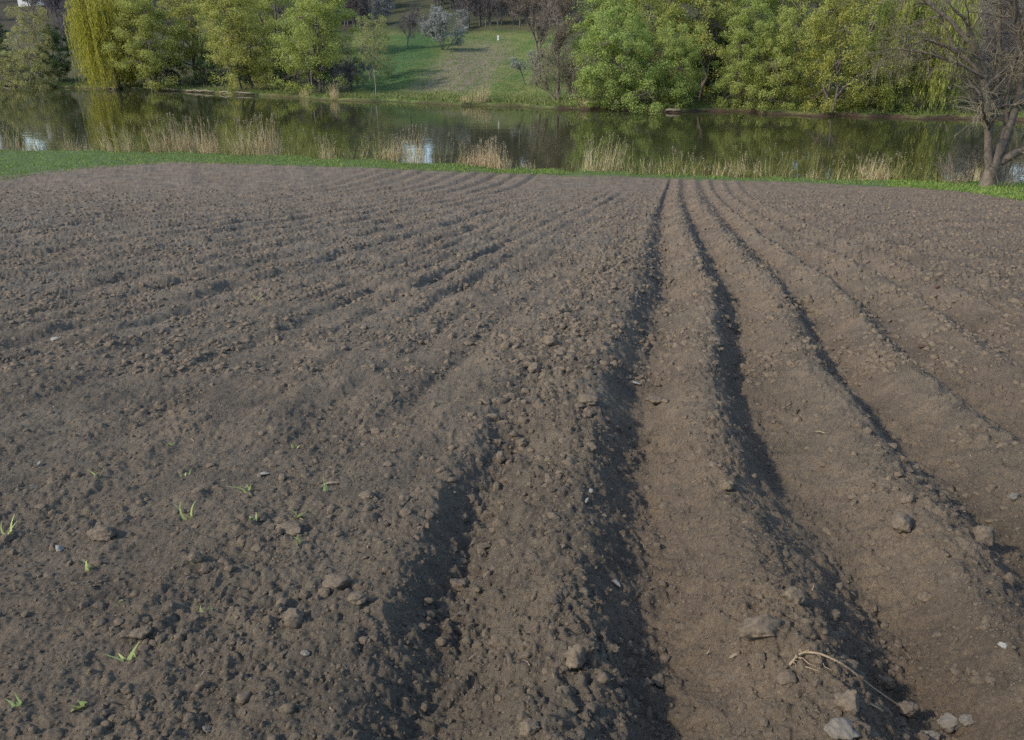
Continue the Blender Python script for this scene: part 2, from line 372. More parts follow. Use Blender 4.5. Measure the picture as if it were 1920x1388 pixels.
soilm = 1 - sstep(-0.7, 0.2, np.hypot(FX, FY) - r_edge(theta(FX, FY)) + 0.9 * noise(FX * 0.45, FY * 0.9, 91) + 0.6 * noise(FX * 1.9, FY * 1.9, 92))
bumps = Lrel + LEFT + N1 * (0.5 + 0.6 * np.clip(ROUGH, 0, 1)) + N2 * (0.25 + 0.6 * ROUGH) + N3 * (0.42 + 0.5 * ROUGH) * (0.55 + 0.5 * np.clip(patch, 0, 1.3) + 0.35 * (1 - leftm)) + N4 + N5 * (0.3 + 0.7 * leftm) * (0.35 + 0.65 * sstep(2.5, 8, FY)) + (C1 * 0.45 * np.clip(ROUGH - 0.42, 0, 2) + C2 * 0.40 * ROUGH + C3 * (0.3 + 0.4 * ROUGH)) * nearc + mound
FZ = Z0 + bumps * soilm + (1 - soilm) * 0.05 * fbm(FX * 1.1, FY * 1.1, 95, 3)
TONE = np.clip(TONE + 0.55 * fbm(FX * 0.5, FY * 0.4, 131, 3) + 0.35 * sstep(8, 30, FY), 0, 1)
idx = np.arange(len(GY) * NX).reshape(len(GY), NX)
quads = np.stack([idx[:-1, :-1], idx[:-1, 1:], idx[1:, 1:], idx[1:, :-1]], -1).reshape(-1, 4)
me = make_mesh('field', np.stack([FX, FY, FZ], -1).reshape(-1, 3), quads, M['soil'], False, {'tone': TONE, 'grass': 1 - soilm})
tag(add('field', me), 'ploughed brown field with raised planting rows running down to the pond', 'field', kind='structure')

def ground_z(x, y):
    x = np.asarray(x, float); y = np.asarray(y, float)
    fj = np.interp(y, GY, np.arange(len(GY))); fi = (x / half_width(y) + 1) * 0.5 * (NX - 1)
    j = np.clip(fj.astype(int), 0, len(GY) - 2); i = np.clip(fi.astype(int), 0, NX - 2)
    a = np.clip(fj - j, 0, 1); b = np.clip(fi - i, 0, 1)
    return (FZ[j, i] * (1 - b) + FZ[j, i + 1] * b) * (1 - a) + (FZ[j + 1, i] * (1 - b) + FZ[j + 1, i + 1] * b) * a
def hit(u, v):
    """the spot of the field that shows at a place of the photograph"""
    d = ray(u, v); P = d[None, :] * (GY / d[1])[:, None]
    m = P[:, 2] <= ground_z(P[:, 0], P[:, 1]); k = np.argmax(m) if m.any() else -1
    p = P[k].copy(); p[2] = float(ground_z(p[0], p[1])); return p
def px_size(p): return (p[1] * cos(PITCH) - p[2] * sin(PITCH)) / FPX      # metres per photograph pixel

# ------------------------------------------------------------------ terrain sheet: all the land around, pond bed, far bank and hill
th_f = np.concatenate([np.linspace(-pi, -0.95, 40)[:-1], np.linspace(-0.95, 0.95, 400), np.linspace(0.95, pi, 40)[1:]])
d_far = np.concatenate([np.linspace(-1.5, 1.5, 26), 1.5 + np.cumsum(np.linspace(0.25, 1.3, 105)), [90, 96, 104, 114, 128, 145, 170, 210, 280, 400, 700, 1300]])
near_s = np.concatenate([[0.02, 0.3], np.linspace(0.4, 1.0, 10)])
R = []
rn = r_near(th_f); rf = r_far(th_f)
for s in near_s: R.append(s * (rn - 2))
for s in (0.0, 0.3, 0.6, 1.0): R.append((rn + 6) * (1 - s) + (rf - 3) * s)
for d in d_far: R.append(rf + d)
R = np.array(R); TX = R * np.sin(th_f)[None, :]; TY = R * np.cos(th_f)[None, :]
DD = R - rf[None, :]
zn = land_base(TX, TY); inside = np.abs(th_f) < 0.80
zn = np.where(inside[None, :], zn - 0.45, zn - 0.02)
front = (np.abs(th_f) < 1.45)[None, :]
TZ = np.where(DD > -2, far_hill(TX, TY), np.where(R < rn[None, :] - 1, zn, WATER - 1.6))
TZ = np.where(front, TZ, np.where(TY > 0, np.maximum(TZ, -1.5 - 0.128 * TY), np.minimum(-1.5 - 0.128 * TY, 12)))
# ground colours: grass, bare brown strip on the meadow, dark earth at the water's edge and under the trees
thg = np.repeat(th_f[None, :], len(R), 0)
ug = 960 + FPX * TX / np.maximum(TY * cos(PITCH) - TZ * sin(PITCH), 1)
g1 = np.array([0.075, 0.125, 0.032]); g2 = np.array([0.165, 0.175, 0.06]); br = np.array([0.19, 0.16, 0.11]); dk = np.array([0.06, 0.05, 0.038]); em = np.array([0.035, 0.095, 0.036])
nz1 = (0.5 + 0.9 * fbm(TX / 6, TY / 6, 7, 4, 0.6))[..., None]; nz2 = fbm(TX / 14 + 5, TY / 14, 9, 3)[..., None]; nz3 = fbm(TX / 1.3, TY / 1.3, 12, 2)[..., None]
cg = g1 + (g2 - g1) * np.clip(nz1 + nz3 * 0.5, 0, 1)
pc = np.array([solve_hill(850, 150), solve_hill(905, 90)])            # the dry worn strip that climbs the meadow
ax = pc[1][:2] - pc[0][:2]; L_ = np.linalg.norm(ax); ax /= L_
ac = (TX - pc[0][0]) * ax[1] - (TY - pc[0][1]) * ax[0]; al = (TX - pc[0][0]) * ax[0] + (TY - pc[0][1]) * ax[1]
strip = np.exp(-((ac + 1.2 * nz2[..., 0]) / 5.5) ** 4) * sstep(-9, -3, al + 4 * nz2[..., 0]) * (1 - sstep(L_ * 0.7, L_ * 1.5, al))
stripes = 0.5 + 0.5 * np.sin(ac * 3.4 + 2.5 * nz2[..., 0])
cg = cg + (br - cg) * np.clip(strip * (0.55 + 0.5 * stripes + nz3[..., 0] * 1.1), 0, 1)[..., None]
left_green = np.exp(-((ac + 12.5) / 6.0) ** 2) * sstep(-6, 0, al)
cg = cg + (em - cg) * np.clip(left_green * 0.75, 0, 1)[..., None]
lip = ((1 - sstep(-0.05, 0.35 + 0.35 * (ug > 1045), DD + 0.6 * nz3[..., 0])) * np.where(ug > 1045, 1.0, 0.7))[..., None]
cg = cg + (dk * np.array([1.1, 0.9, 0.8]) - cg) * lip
dry = np.exp(-((DD - 5.5) / 1.6) ** 2)[..., None] * np.clip(0.7 + nz3, 0, 1)
cg = cg + (np.array([0.20, 0.18, 0.09]) - cg) * dry * 0.6
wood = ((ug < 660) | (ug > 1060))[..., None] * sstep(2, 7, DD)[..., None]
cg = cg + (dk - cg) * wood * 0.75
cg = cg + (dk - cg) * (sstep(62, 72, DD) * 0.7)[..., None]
cg = np.where((DD < -2)[..., None], np.array(GREY_SOIL) * 0.95, cg)
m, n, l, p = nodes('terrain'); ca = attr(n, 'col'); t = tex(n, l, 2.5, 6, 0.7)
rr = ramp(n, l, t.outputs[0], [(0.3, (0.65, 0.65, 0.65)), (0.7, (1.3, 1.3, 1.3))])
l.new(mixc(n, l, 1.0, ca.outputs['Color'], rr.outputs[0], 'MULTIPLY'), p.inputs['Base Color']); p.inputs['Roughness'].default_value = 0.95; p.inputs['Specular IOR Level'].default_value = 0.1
bump(n, l, p, t.outputs[0], 0.25, 0.8); M['terrain'] = m
nr, nc = TX.shape; idx = np.arange(nr * nc).reshape(nr, nc)
quads = np.stack([idx[:-1, :-1], idx[:-1, 1:], idx[1:, 1:], idx[1:, :-1]], -1).reshape(-1, 4)
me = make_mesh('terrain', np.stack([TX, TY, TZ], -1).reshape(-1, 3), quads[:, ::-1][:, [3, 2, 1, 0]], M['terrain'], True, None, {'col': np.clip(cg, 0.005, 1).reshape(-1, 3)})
tag(add('terrain', me), 'grassy far bank and meadow hillside beyond the pond', 'hillside', kind='structure')

# ------------------------------------------------------------------ pond
m, n, l, p = nodes('pond_water')
p.inputs['Base Color'].default_value = (0.034, 0.036, 0.014, 1); p.inputs['Roughness'].default_value = 0.035; p.inputs['IOR'].default_value = 1.33
p.inputs['Specular IOR Level'].default_value = 0.5
tc = n.new('ShaderNodeTexCoord'); mp = n.new('ShaderNodeMapping'); mp.inputs['Scale'].default_value = (0.35, 1.0, 1.0); l.new(tc.outputs['Object'], mp.inputs[0])
t1 = tex(n, l, 1.1, 3, 0.5, vec=mp.outputs[0]); bump(n, l, p, t1.outputs[0], 0.012, 0.5); M['water'] = m
me = make_mesh('pond', [(-300, 34, WATER), (300, 34, WATER), (300, 190, WATER), (-300, 190, WATER)], np.array([[0, 1, 2, 3]]), M['water'])
tag(add('pond', me), 'still dark pond mirroring the trees of the far bank', 'pond', kind='structure')

# ------------------------------------------------------------------ shapes for plants
def tubes(lines):
    """lines: (points (n,3), radii (n,), sides); grouped so that alike ones are built together"""
    groups = {}
    for P, r, s in lines: groups.setdefault((len(P), s), []).append((P, r))
    V = []; F = []; off = 0
    for (n_, s), L in groups.items():
        P = np.array([a for a, _ in L], float); r = np.array([b for _, b in L], float); K = len(L)
        T = np.gradient(P, axis=1); T /= np.linalg.norm(T, axis=2, keepdims=True) + 1e-9
        ref = np.where(np.abs(T[..., 2:3]) > 0.8, np.array([1.0, 0.2, 0]), np.array([0.1, 0.0, 1.0]))
        A = np.cross(T, ref); A /= np.linalg.norm(A, axis=2, keepdims=True) + 1e-9; B = np.cross(T, A)
        ang = np.arange(s) * 2 * pi / s
        ring = P[:, :, None, :] + r[:, :, None, None] * (np.cos(ang)[None, None, :, None] * A[:, :, None, :] + np.sin(ang)[None, None, :, None] * B[:, :, None, :])
        V.append(ring.reshape(-1, 3)); id_ = off + np.arange(K * n_ * s).reshape(K, n_, s)
        a = id_[:, :-1, :]; b = np.roll(id_, -1, 2)[:, :-1, :]; c = np.roll(id_, -1, 2)[:, 1:, :]; d = id_[:, 1:, :]
        F.append(np.stack([a, b, c, d], -1).reshape(-1, 4)); off += K * n_ * s
    return np.concatenate(V), np.concatenate(F)
def unit(v): return v / (np.linalg.norm(v, axis=-1, keepdims=True) + 1e-9)
def leaves(C, Nrm, size, rng, aspect=0.6):
    """one diamond-shaped leaf for each centre C, facing Nrm"""
    k = len(C); t = unit(np.cross(Nrm, rng.normal(size=(k, 3)))); b = np.cross(unit(Nrm), t)
    s = (np.asarray(size) * np.ones(k))[:, None]
    V = np.stack([C - t * s, C + b * s * aspect, C + t * s, C - b * s * aspect], 1).reshape(-1, 3)
    return V, np.arange(4 * k).reshape(k, 4)
def strips(C, Dir, Ln, W, bend, rng, segs=3):
    """bent grass or reed blades: base C, direction, length, width"""
    k = len(C); t = np.linspace(0, 1, segs + 1)
    side = unit(np.cross(Dir, rng.normal(size=(k, 3)))); bd = unit(rng.normal(size=(k, 3)) * [1, 1, 0.15])
    P = C[:, None, :] + Dir[:, None, :] * (t[None, :, None] * Ln[:, None, None]) + bd[:, None, :] * (bend * Ln)[:, None, None] * (t ** 2)[None, :, None]
    w = W[:, None, None] * (1 - 0.85 * t)[None, :, None]
    V = np.stack([P - side[:, None, :] * w, P + side[:, None, :] * w], 2).reshape(-1, 3)
    id_ = np.arange(k * (segs + 1) * 2).reshape(k, segs + 1, 2)
    F = np.stack([id_[:, :-1, 0], id_[:, :-1, 1], id_[:, 1:, 1], id_[:, 1:, 0]], -1).reshape(-1, 4)
    return V, F, P[:, -1]
def curve(p0, p1, sag, n_, rng, wob=0.05):
    p0 = np.asarray(p0, float); p1 = np.asarray(p1, float); t = np.linspace(0, 1, n_)[:, None]
    P = p0 + (p1 - p0) * t; P[:, 2] += sag * (4 * t * (1 - t))[:, 0]
    P[1:-1] += rng.normal(size=(n_ - 2, 3)) * wob * np.linalg.norm(p1 - p0)
    return P

def broadleaf(seed, H, W, low=0.2, nl=9, per=14, leaf_n=80, leaf_s=0.17, clus=1.0, trunks=1, droop=0.0):
    """tree of height H: trunk mesh with limbs, crown mesh of leaf clumps"""
    rng = np.random.default_rng(seed); lines = []; C = []; Nn = []; Sz = []
    base = [np.array([rng.normal() * 0.4 * (trunks > 1), rng.normal() * 0.4 * (trunks > 1), 0]) for _ in range(trunks)]
    tops = []
    for b in base:
        top = np.array([b[0] * 2 + rng.normal() * 0.5, b[1] * 2 + rng.normal() * 0.5, H * 0.62]); P = curve(b - [0, 0, 0.4], top, 0, 7, rng, 0.025)
        r0 = 0.018 * H / math.sqrt(trunks); lines.append((P, np.linspace(r0, r0 * 0.35, 7), 7)); tops.append(P)
    for k in range(nl):
        f = (k + 0.5) / nl; zc = H * (low + (0.93 - low) * f) ; env = math.sin(pi * min(0.93, 0.30 + 0.62 * f)) ** 0.8
        a = k * 2.4 + rng.uniform(-0.5, 0.5); rad = W * 0.5 * env * rng.uniform(0.25, 0.72)
        c = np.array([cos(a) * rad, sin(a) * rad, zc]); lr = W * rng.uniform(0.20, 0.30) * (0.75 + 0.4 * env)
        Pt = tops[k % trunks]; q = Pt[min(6, 1 + int(5 * max(0, f - 0.12)))]
        lines.append((curve(q, c, 0.06 * H * (1 if f < 0.6 else 0), 5, rng, 0.05), np.linspace(0.009 * H * (1.1 - 0.6 * f), 0.02, 5), 5))
        for j in range(per):
            d = unit(rng.normal(size=3)); d[2] *= 0.85
            cc = c + d * lr * rng.uniform(0.65, 1.05)
            if cc[2] < 0.25: cc[2] = 0.25 + rng.random() * 0.5
            lines.append((curve(c, cc, 0, 3, rng, 0.06), np.array([0.03, 0.02, 0.01]), 3))
            rc = clus * rng.uniform(0.45, 0.95); m_ = int(leaf_n * rng.uniform(0.6, 1.3))
            dd = unit(rng.normal(size=(m_, 3))); rr_ = rc * rng.random(m_) ** 0.45
            pos = cc + dd * rr_[:, None] * [1, 1, 0.75]; pos[:, 2] -= droop * rr_ * rng.random(m_)
            C.append(pos); Nn.append(unit(dd + 0.5 * d + 0.75 * rng.normal(size=(m_, 3)))); Sz.append(leaf_s * rng.uniform(0.6, 1.3, m_))
    tv, tf = tubes(lines); lv, lf = leaves(np.concatenate(C), np.concatenate(Nn), np.concatenate(Sz), rng)
    return (tv, tf), (lv, lf)

def weeping(seed, H, W, n_str=420, per=26, leaf_s=0.2, floor_=0.4):
    rng = np.random.default_rng(seed); lines = []; C = []
    P = curve([0, 0, -0.4], [rng.normal() * 0.4, 0, H * 0.55], 0, 7, rng, 0.03); lines.append((P, np.linspace(0.032 * H, 0.012 * H, 7), 8))
    limbs = []
    for k in range(26):
        a = k * 2.4 + rng.uniform(-.3, .3); rad = W * 0.5 * rng.uniform(0.35, 1.0) ** 0.6
        end = np.array([cos(a) * rad, sin(a) * rad, H * rng.uniform(0.62, 0.95) - 0.25 * H * (rad / (W * 0.5)) ** 2])
        L = curve(P[rng.integers(3, 7)], end, H * 0.12, 8, rng, 0.02); limbs.append(L); lines.append((L, np.linspace(0.12, 0.02, 8), 5))
    hang = []
    for s in range(n_str):
        L = limbs[rng.integers(len(limbs))]; t = rng.uniform(2.5, 6.99); i = int(t); p = L[i] + (L[i + 1] - L[i]) * (t - i) + rng.normal(size=3) * [0.45, 0.45, 0.25]
        ln = min(p[2] - floor_ * rng.uniform(0.05, 1.0) ** 2 * 5, H * rng.uniform(0.2, 0.85))
        if ln < 0.6: continue
        n_ = 5; tt = np.linspace(0, 1, n_)[:, None]; q = p + np.array([0, 0, -1.0]) * ln * tt + rng.normal(size=3) * [0.5, 0.5, 0] * tt ** 2 * 0.5
        hang.append((q, np.full(n_, 0.012), 3))
        tt = rng.random(per)[:, None]; c = p + np.array([0, 0, -1.0]) * ln * tt + rng.normal(size=(per, 3)) * 0.09; C.append(c)
    tv, tf = tubes(lines)
    C = np.concatenate(C); k = len(C); s = leaf_s * rng.uniform(0.6, 1.4, k)[:, None]
    ax = unit(np.array([0, 0, -1.0]) + 0.16 * rng.normal(size=(k, 3))); sd = unit(np.cross(ax, rng.normal(size=(k, 3))))
    s = s * 1.35; V = np.stack([C - ax * s, C + sd * s * 0.2, C + ax * s, C - sd * s * 0.2], 1).reshape(-1, 3)
    hv, hf = tubes(hang)
    return (tv, tf), (np.concatenate([V, hv]), np.concatenate([np.arange(4 * k).reshape(k, 4), hf + 4 * k]))

def grow(rng, p, d, L, r, lvl, prm, out):
    n_ = prm['seg'][lvl]; P = [np.array(p, float)]; d = unit(np.array(d, float)); D = [d]
    for i in range(n_):
        d = unit(d + rng.normal(size=3) * prm['wob'][lvl] + np.array([0, 0, prm['trop'][lvl]])); P.append(P[-1] + d * L / n_); D.append(d)
    P = np.array(P); R_ = np.linspace(r, r * prm['taper'], n_ + 1); out.append((P, R_, prm['sides'][lvl], lvl))
    if lvl + 1 < len(prm['seg']):
        kids(rng, P, R_, L, lvl, prm, out, prm['kids'][lvl])
def kids(rng, P, R_, L, lvl, prm, out, count, start=None):
    n_ = len(P) - 1
    for k in range(count):
        t = rng.uniform(start if start is not None else prm['start'][lvl], 1.0); f = min(n_ - 1e-6, t * n_); i = int(f); p = P[i] + (P[i + 1] - P[i]) * (f - i)
        d0 = unit(P[i + 1] - P[i]); perp = unit(np.cross(d0, rng.normal(size=3))); a = radians(rng.uniform(*prm['ang'][lvl]))
        rr_ = max(prm['rmin'], (R_[i] + (R_[i + 1] - R_[i]) * (f - i)) * prm['rr'])
        grow(rng, p, d0 * cos(a) + perp * sin(a), L * prm['lr'][lvl] * rng.uniform(0.6, 1.15) * (1.15 - 0.45 * t), rr_, lvl + 1, prm, out)
def bare(seed, H, stems=1, prm=None, lean=(0, 0)):
    rng = np.random.default_rng(seed); out = []
    P = dict(seg=[6, 4, 3, 2], wob=[0.10, 0.16, 0.2, 0.2], trop=[0.05, 0.08, 0.06, 0.03], taper=0.3, sides=[6, 4, 3, 3], kids=[13, 9, 7], start=[0.22, 0.15, 0.1], ang=[(25, 60), (25, 60), (20, 60)], lr=[0.5, 0.5, 0.45], rr=0.6, rmin=0.012)
    P.update(prm or {})
    for s in range(stems):
        a = rng.uniform(0, 2 * pi); k = 0.0 if stems == 1 else rng.uniform(0.15, 0.75)
        grow(rng, (cos(a) * k * 0.4, sin(a) * k * 0.4, -0.3), (cos(a) * k + lean[0], sin(a) * k + lean[1], 1), H * (1 if stems == 1 else rng.uniform(0.7, 1.0)) * 0.8, 0.018 * H / math.sqrt(stems) + 0.01, 0, P, out)
    thick = [(a, b, c) for a, b, c, lv in out if lv <= 1]; thin = [(a, b, c) for a, b, c, lv in out if lv > 1]
    return tubes(thick), tubes(thin), out

MESH = {}
def proto(name, trunk, crown, bark, leafm, sm=True):
    MESH[name] = (make_mesh(name + '_trunk', *trunk, bark, sm), make_mesh(name + '_crown', *crown, leafm))
proto('bl1', *broadleaf(1, 14, 10.5, 0.14, 13, 15, 160, 0.105, 1.25, 2, 0.5), M['bark'], M['leaf_green'])
proto('bl2', *broadleaf(2, 15, 9.5, 0.14, 12, 15, 155, 0.105, 1.2, 2, 0.4), M['bark'], M['leaf_green'])
proto('bl3', *broadleaf(3, 16, 10.0, 0.08, 14, 15, 160, 0.105, 1.25, 2, 0.3), M['bark'], M['leaf_fresh'])
proto('bl4', *broadleaf(4, 9, 12.5, 0.08, 15, 15, 165, 0.10, 1.15, 3, 0.4), M['bark'], M['leaf_fresh'])
proto('bl5', *broadleaf(5, 14, 9.0, 0.06, 13, 14, 140, 0.10, 1.2, 2, 0.9), M['bark'], M['leaf_willow'])
proto('bl6', *broadleaf(6, 12, 9.5, 0.16, 11, 13, 75, 0.11, 1.05, 2, 0.3), M['bark_pale'], M['leaf_olive'])
proto('bush', *broadleaf(7, 4.6, 9.5, 0.08, 10, 11, 80, 0.11, 0.9, 4), M['bark'], M['leaf_olive'])
proto('deep', *broadleaf(8, 12, 9.0, 0.06, 11, 12, 90, 0.15, 1.05, 1), M['bark'], M['leaf_deep'])
proto('weep1', *weeping(21, 17, 13.0, 700, 30, 0.18), M['bark'], M['leaf_yellow'])
proto('weep2', *weeping(22, 14, 12.0, 520, 26, 0.19), M['bark'], M['leaf_willow'])
for nm, sd, H, st, mat, pr in (('bare1', 31, 13, 1, 'twig_brown', dict(trop=[0.05, 0.16, 0.12, 0.08])), ('bare2', 32, 8, 1, 'twig_grey', dict(trop=[0.0, 0.02, 0.0, -0.02], start=[0.3, 0.15, 0.1])), ('bare3', 33, 5.2, 7, 'twig_grey', dict(kids=[8, 6, 4])), ('bare4', 34, 13, 2, 'twig_grey', dict(kids=[12, 8, 5])), ('bare5', 35, 7.0, 7, 'twig', dict(kids=[8, 6, 4]))):
    a, b, out_ = bare(sd, H, st, pr); rng = np.random.default_rng(sd); T = [P for P, r, q, lv in out_ if lv >= 2]; nb = 4200
    Q = [T[i] for i in rng.integers(0, len(T), nb)]; C0 = np.array([q[0] + (q[-1] - q[0]) * t_ for q, t_ in zip(Q, rng.random(nb))]); D0 = unit(np.array([q[-1] - q[0] for q in Q]) + 0.25 * rng.normal(size=(nb, 3)))
    tv_, tf_, _ = strips(C0, unit(D0 + [0, 0, 0.15]), 0.06 * H * rng.uniform(0.6, 1.5, nb), 0.016 * np.ones(nb), 0.1 * np.ones(nb), rng, 1)
    MESH[nm] = (make_mesh(nm + '_trunk', *a, M[mat], True), make_mesh(nm + '_crown', np.concatenate([b[0], tv_]), np.concatenate([b[1], tf_ + len(b[0])]), M[mat]))
def flowering(seed, H, stems, mat, prm, n_fl, fl):
    rng = np.random.default_rng(seed); a, b, out = bare(seed, H, stems, prm)
    T = np.concatenate([P[1:] for P, r, s, lv in out if lv >= 2]); C = T[rng.integers(0, len(T), n_fl)] + rng.normal(size=(n_fl, 3)) * 0.10
    lv, lf = leaves(C, rng.normal(size=(n_fl, 3)), fl * rng.uniform(0.6, 1.3, n_fl), rng, 0.9)
    return a, b, (lv, lf)
for nm, sd, H, st, pr, nf, fs in (('flo1', 41, 6.0, 5, dict(kids=[9, 7, 4], trop=[0.0, 0.02, 0.0, 0.0]), 4200, 0.08), ('flo2', 42, 5.5, 2, dict(kids=[8, 6, 3]), 1200, 0.08)):
    a, b, c = flowering(sd, H, st, None, pr, nf, fs); MESH[nm] = (make_mesh(nm + '_trunk', *a, M['twig_grey'], True), make_mesh(nm + '_crown', *b, M['twig_grey']), make_mesh(nm + '_blossom', *c, M['blossom']))
def conifer(seed, H, W):
    rng = np.random.default_rng(seed); lines = [(np.array([[0, 0, -0.3], [0, 0, H * 0.5], [0, 0, H]]), np.array([0.2, 0.12, 0.02]), 6)]; C = []; Nn = []
    for k in range(130):
        z = H * (0.08 + 0.9 * k / 130); rad = W * 0.5 * (1 - z / H) ** 0.8 * rng.uniform(0.75, 1.1); a = k * 2.4
        e = np.array([cos(a) * rad, sin(a) * rad, z - 0.25 * rad]); lines.append((curve([0, 0, z], e, 0, 3, rng, 0.03), np.array([0.04, 0.025, 0.01]), 3))
        m_ = 45; t = rng.random(m_)[:, None] ** 0.7; C.append(np.array([0, 0, z]) + (e - [0, 0, z]) * t + rng.normal(size=(m_, 3)) * 0.13); Nn.append(rng.normal(size=(m_, 3)) + [0, 0, 0.8])
    return tubes(lines), leaves(np.concatenate(C), np.concatenate(Nn), 0.15 * np.ones(130 * 45), rng, 0.5)
proto('conifer', *conifer(51, 12, 6), M['bark'], M['needle'])

def plant(name, mesh, u, dist, label, cat, rz=0.0, sc=1.0, sz=None, group=None, v=None, dz=0.0):
    """one tree or shrub at a bearing u and distance on the far land (or standing where the photo shows its foot, v)"""
    if v is not None: p = solve_hill(u, v)
    else:
        p = at_z(u, 190, WATER); p = p * (dist / p[1]); 
        t_ = p[:2] / np.hypot(p[0], p[1]); p = np.array([p[0], p[1], 0]); p[2] = float(far_hill(np.array([p[0]]), np.array([p[1]]))[0])
        if p[2] < WATER: p[2] = WATER + 0.1
    o = empty(name, (p[0], p[1], p[2] + dz), rz, (sc, sc, sz if sz else sc)); tag(o, label, cat, group)
    tr = add('trunk', MESH[mesh][0], o); cr = add('crown', MESH[mesh][1], o); cr['kind'] = 'stuff'
    if len(MESH[mesh]) > 2: add('blossom', MESH[mesh][2], o)['kind'] = 'stuff'
    return o
GL = 'trees on the far bank left of the meadow'; GR = 'trees on the far bank right of the meadow'
plant('weeping_willow', 'weep1', 222, 127.5, 'yellow weeping willow with strands hanging to the water, far left bank', 'tree', 0.3, 1.0, group=GL)
plant('broadleaf_tree', 'bl6', 85, 137, 'thin olive-leaved tree with pale leaning branches left of the yellow willow', 'tree', 1.0, 1.0, group=GL)
plant('shrub', 'bush', 48, 129.8, 'low rounded olive shrub at the water in the left corner', 'shrub', 0.5, 1.05, 1.15)
plant('shrub', 'bush', -45, 133, 'olive shrub cut by the left edge of the picture', 'shrub', 2.1, 0.8)
plant('broadleaf_tree', 'deep', 120, 139, 'dark green bushy tree directly behind the left side of the yellow willow', 'tree', 2.0, 0.72, group=GL)
plant('broadleaf_tree', 'deep', 5, 152, 'dark green tree in the top left corner', 'tree', 0.2, 0.8, group=GL)
plant('conifer_tree', 'conifer', 22, 166, 'near-black conifer at the very top left', 'tree', 0.0, 0.9, group=GL)
plant('bare_tree', 'bare4', 125, 158, 'grey leafless tree rising behind the olive tree, left', 'tree', 0.4, 0.95)
plant('broadleaf_tree', 'bl1', 292, 124.8, 'yellow-green tree right beside the yellow willow', 'tree', 0.0, 1.15, 1.0, group=GL)
plant('broadleaf_tree', 'bl2', 372, 132, 'shaded green tree second to the right of the yellow willow', 'tree', 1.2, 1.15, 1.0, group=GL)
plant('broadleaf_tree', 'bl1', 462, 116.5, 'leaning light green tree over the low bank with logs', 'tree', 2.2, 1.12, 1.02, group=GL)
plant('broadleaf_tree', 'bl2', 520, 126, 'green tree with forked stem behind the light green trees', 'tree', 2.9, 1.15, 1.0, group=GL)
plant('broadleaf_tree', 'bl1', 600, 110, 'broad light green tree above the purple-grey thicket', 'tree', 4.0, 1.12, 1.0, group=GL)
plant('broadleaf_tree', 'bl6', 705, 120, 'small sparse yellow-green tree at the left edge of the meadow', 'tree', 0.7, 0.72, group=GL)
plant('broadleaf_tree', 'bl3', 440, 146, 'tall tree in the second row behind the left bank', 'tree', 0.7, 1.05, group=GL)
plant('broadleaf_tree', 'bl3', 250, 150, 'tall tree of the second row behind the yellow willow', 'tree', 2.7, 1.05, group=GL)
plant('broadleaf_tree', 'bl3', 610, 142, 'tall tree of the second row by the left side of the meadow', 'tree', 3.7, 0.95, group=GL)
plant('bare_shrub', 'bare3', 612, 110.5, 'purple-grey leafless bush under the broad light green tree', 'shrub', 0.3, 1.0, group='leafless bushes left of the meadow')
plant('bare_shrub', 'bare3', 662, 112, 'purple-grey leafless bush nearest the meadow', 'shrub', 1.9, 0.95, group='leafless bushes left of the meadow')
plant('bare_shrub', 'bare5', 555, 118, 'dark leafless bush behind the light green trees', 'shrub', 1.2, 0.75, group='leafless bushes left of the meadow')
plant('bare_tree', 'bare2', 764, 0, 'dark bare tree standing alone on the upper left of the meadow', 'tree', 1.2, 0.92, v=93)
plant('flowering_shrub', 'flo1', 832, 0, 'white flowering bush at the top of the meadow beside the bare tree', 'shrub', 0.6, 1.3, v=93, group='flowering bushes')
plant('flowering_shrub', 'flo1', 800, 0, 'paler flowering bush behind the white flowering bush', 'shrub', 2.6, 1.15, v=70, group='flowering bushes')
plant('flowering_shrub', 'flo1', 715, 0, 'whitish flowering tree at the top edge left of the bare tree', 'tree', 4.0, 1.25, v=48, group='flowering bushes')
plant('flowering_shrub', 'flo1', 878, 0, 'small flowering bush at the foot of the hilltop wood', 'shrub', 5.0, 0.8, v=56, group='flowering bushes')
plant('flowering_sapling', 'flo2', 988, 0, 'slender white flowering sapling beside the brown bare tree', 'tree', 0.6, 1.0, v=160)
plant('bare_tree', 'bare1', 1046, 98, 'tall brown leafless tree right of the meadow', 'tree', 0.6, 1.05)
plant('bare_tree', 'bare1', 1012, 112, 'brown leafless tree behind the tall brown one', 'tree', 2.6, 0.95)
plant('bare_shrub', 'bare5', 1042, 95.5, 'dark grey leafless thicket at the foot of the tall brown tree', 'shrub', 2.0, 0.95)
plant('bare_shrub', 'bare5', 1074, 95, 'dark leafless bush tucked against the big green tree', 'shrub', 0.7, 0.8)
plant('broadleaf_tree', 'bl4', 1160, 87.8, 'wide fresh green tree with branches down to the water, right of the meadow', 'tree', 0.3, 0.98, group=GR)
plant('broadleaf_tree', 'bl3', 1128, 99, 'tall fresh green tree behind the wide one that touches the water', 'tree', 1.0, 0.95, group=GR)
plant('broadleaf_tree', 'bl3', 1225, 97, 'tall green tree second from the meadow on the right bank', 'tree', 2.0, 1.0, group=GR)
plant('broadleaf_tree', 'bl4', 1258, 88, 'smaller fresh green tree in front, beside the dark gap', 'tree', 2.4, 0.66, 0.8, group=GR)
plant('broadleaf_tree', 'bl2', 1310, 96, 'upright green tree behind the dark gap on the right bank', 'tree', 0.0, 1.05, group=GR)
plant('broadleaf_tree', 'deep', 1325, 100, 'dark green tree deep in the gap of the right bank', 'tree', 0.9, 0.8, group=GR)
plant('broadleaf_tree', 'bl3', 1392, 87, 'slim bright green tree right of the dark gap', 'tree', 3.1, 0.68, 0.66, group=GR)
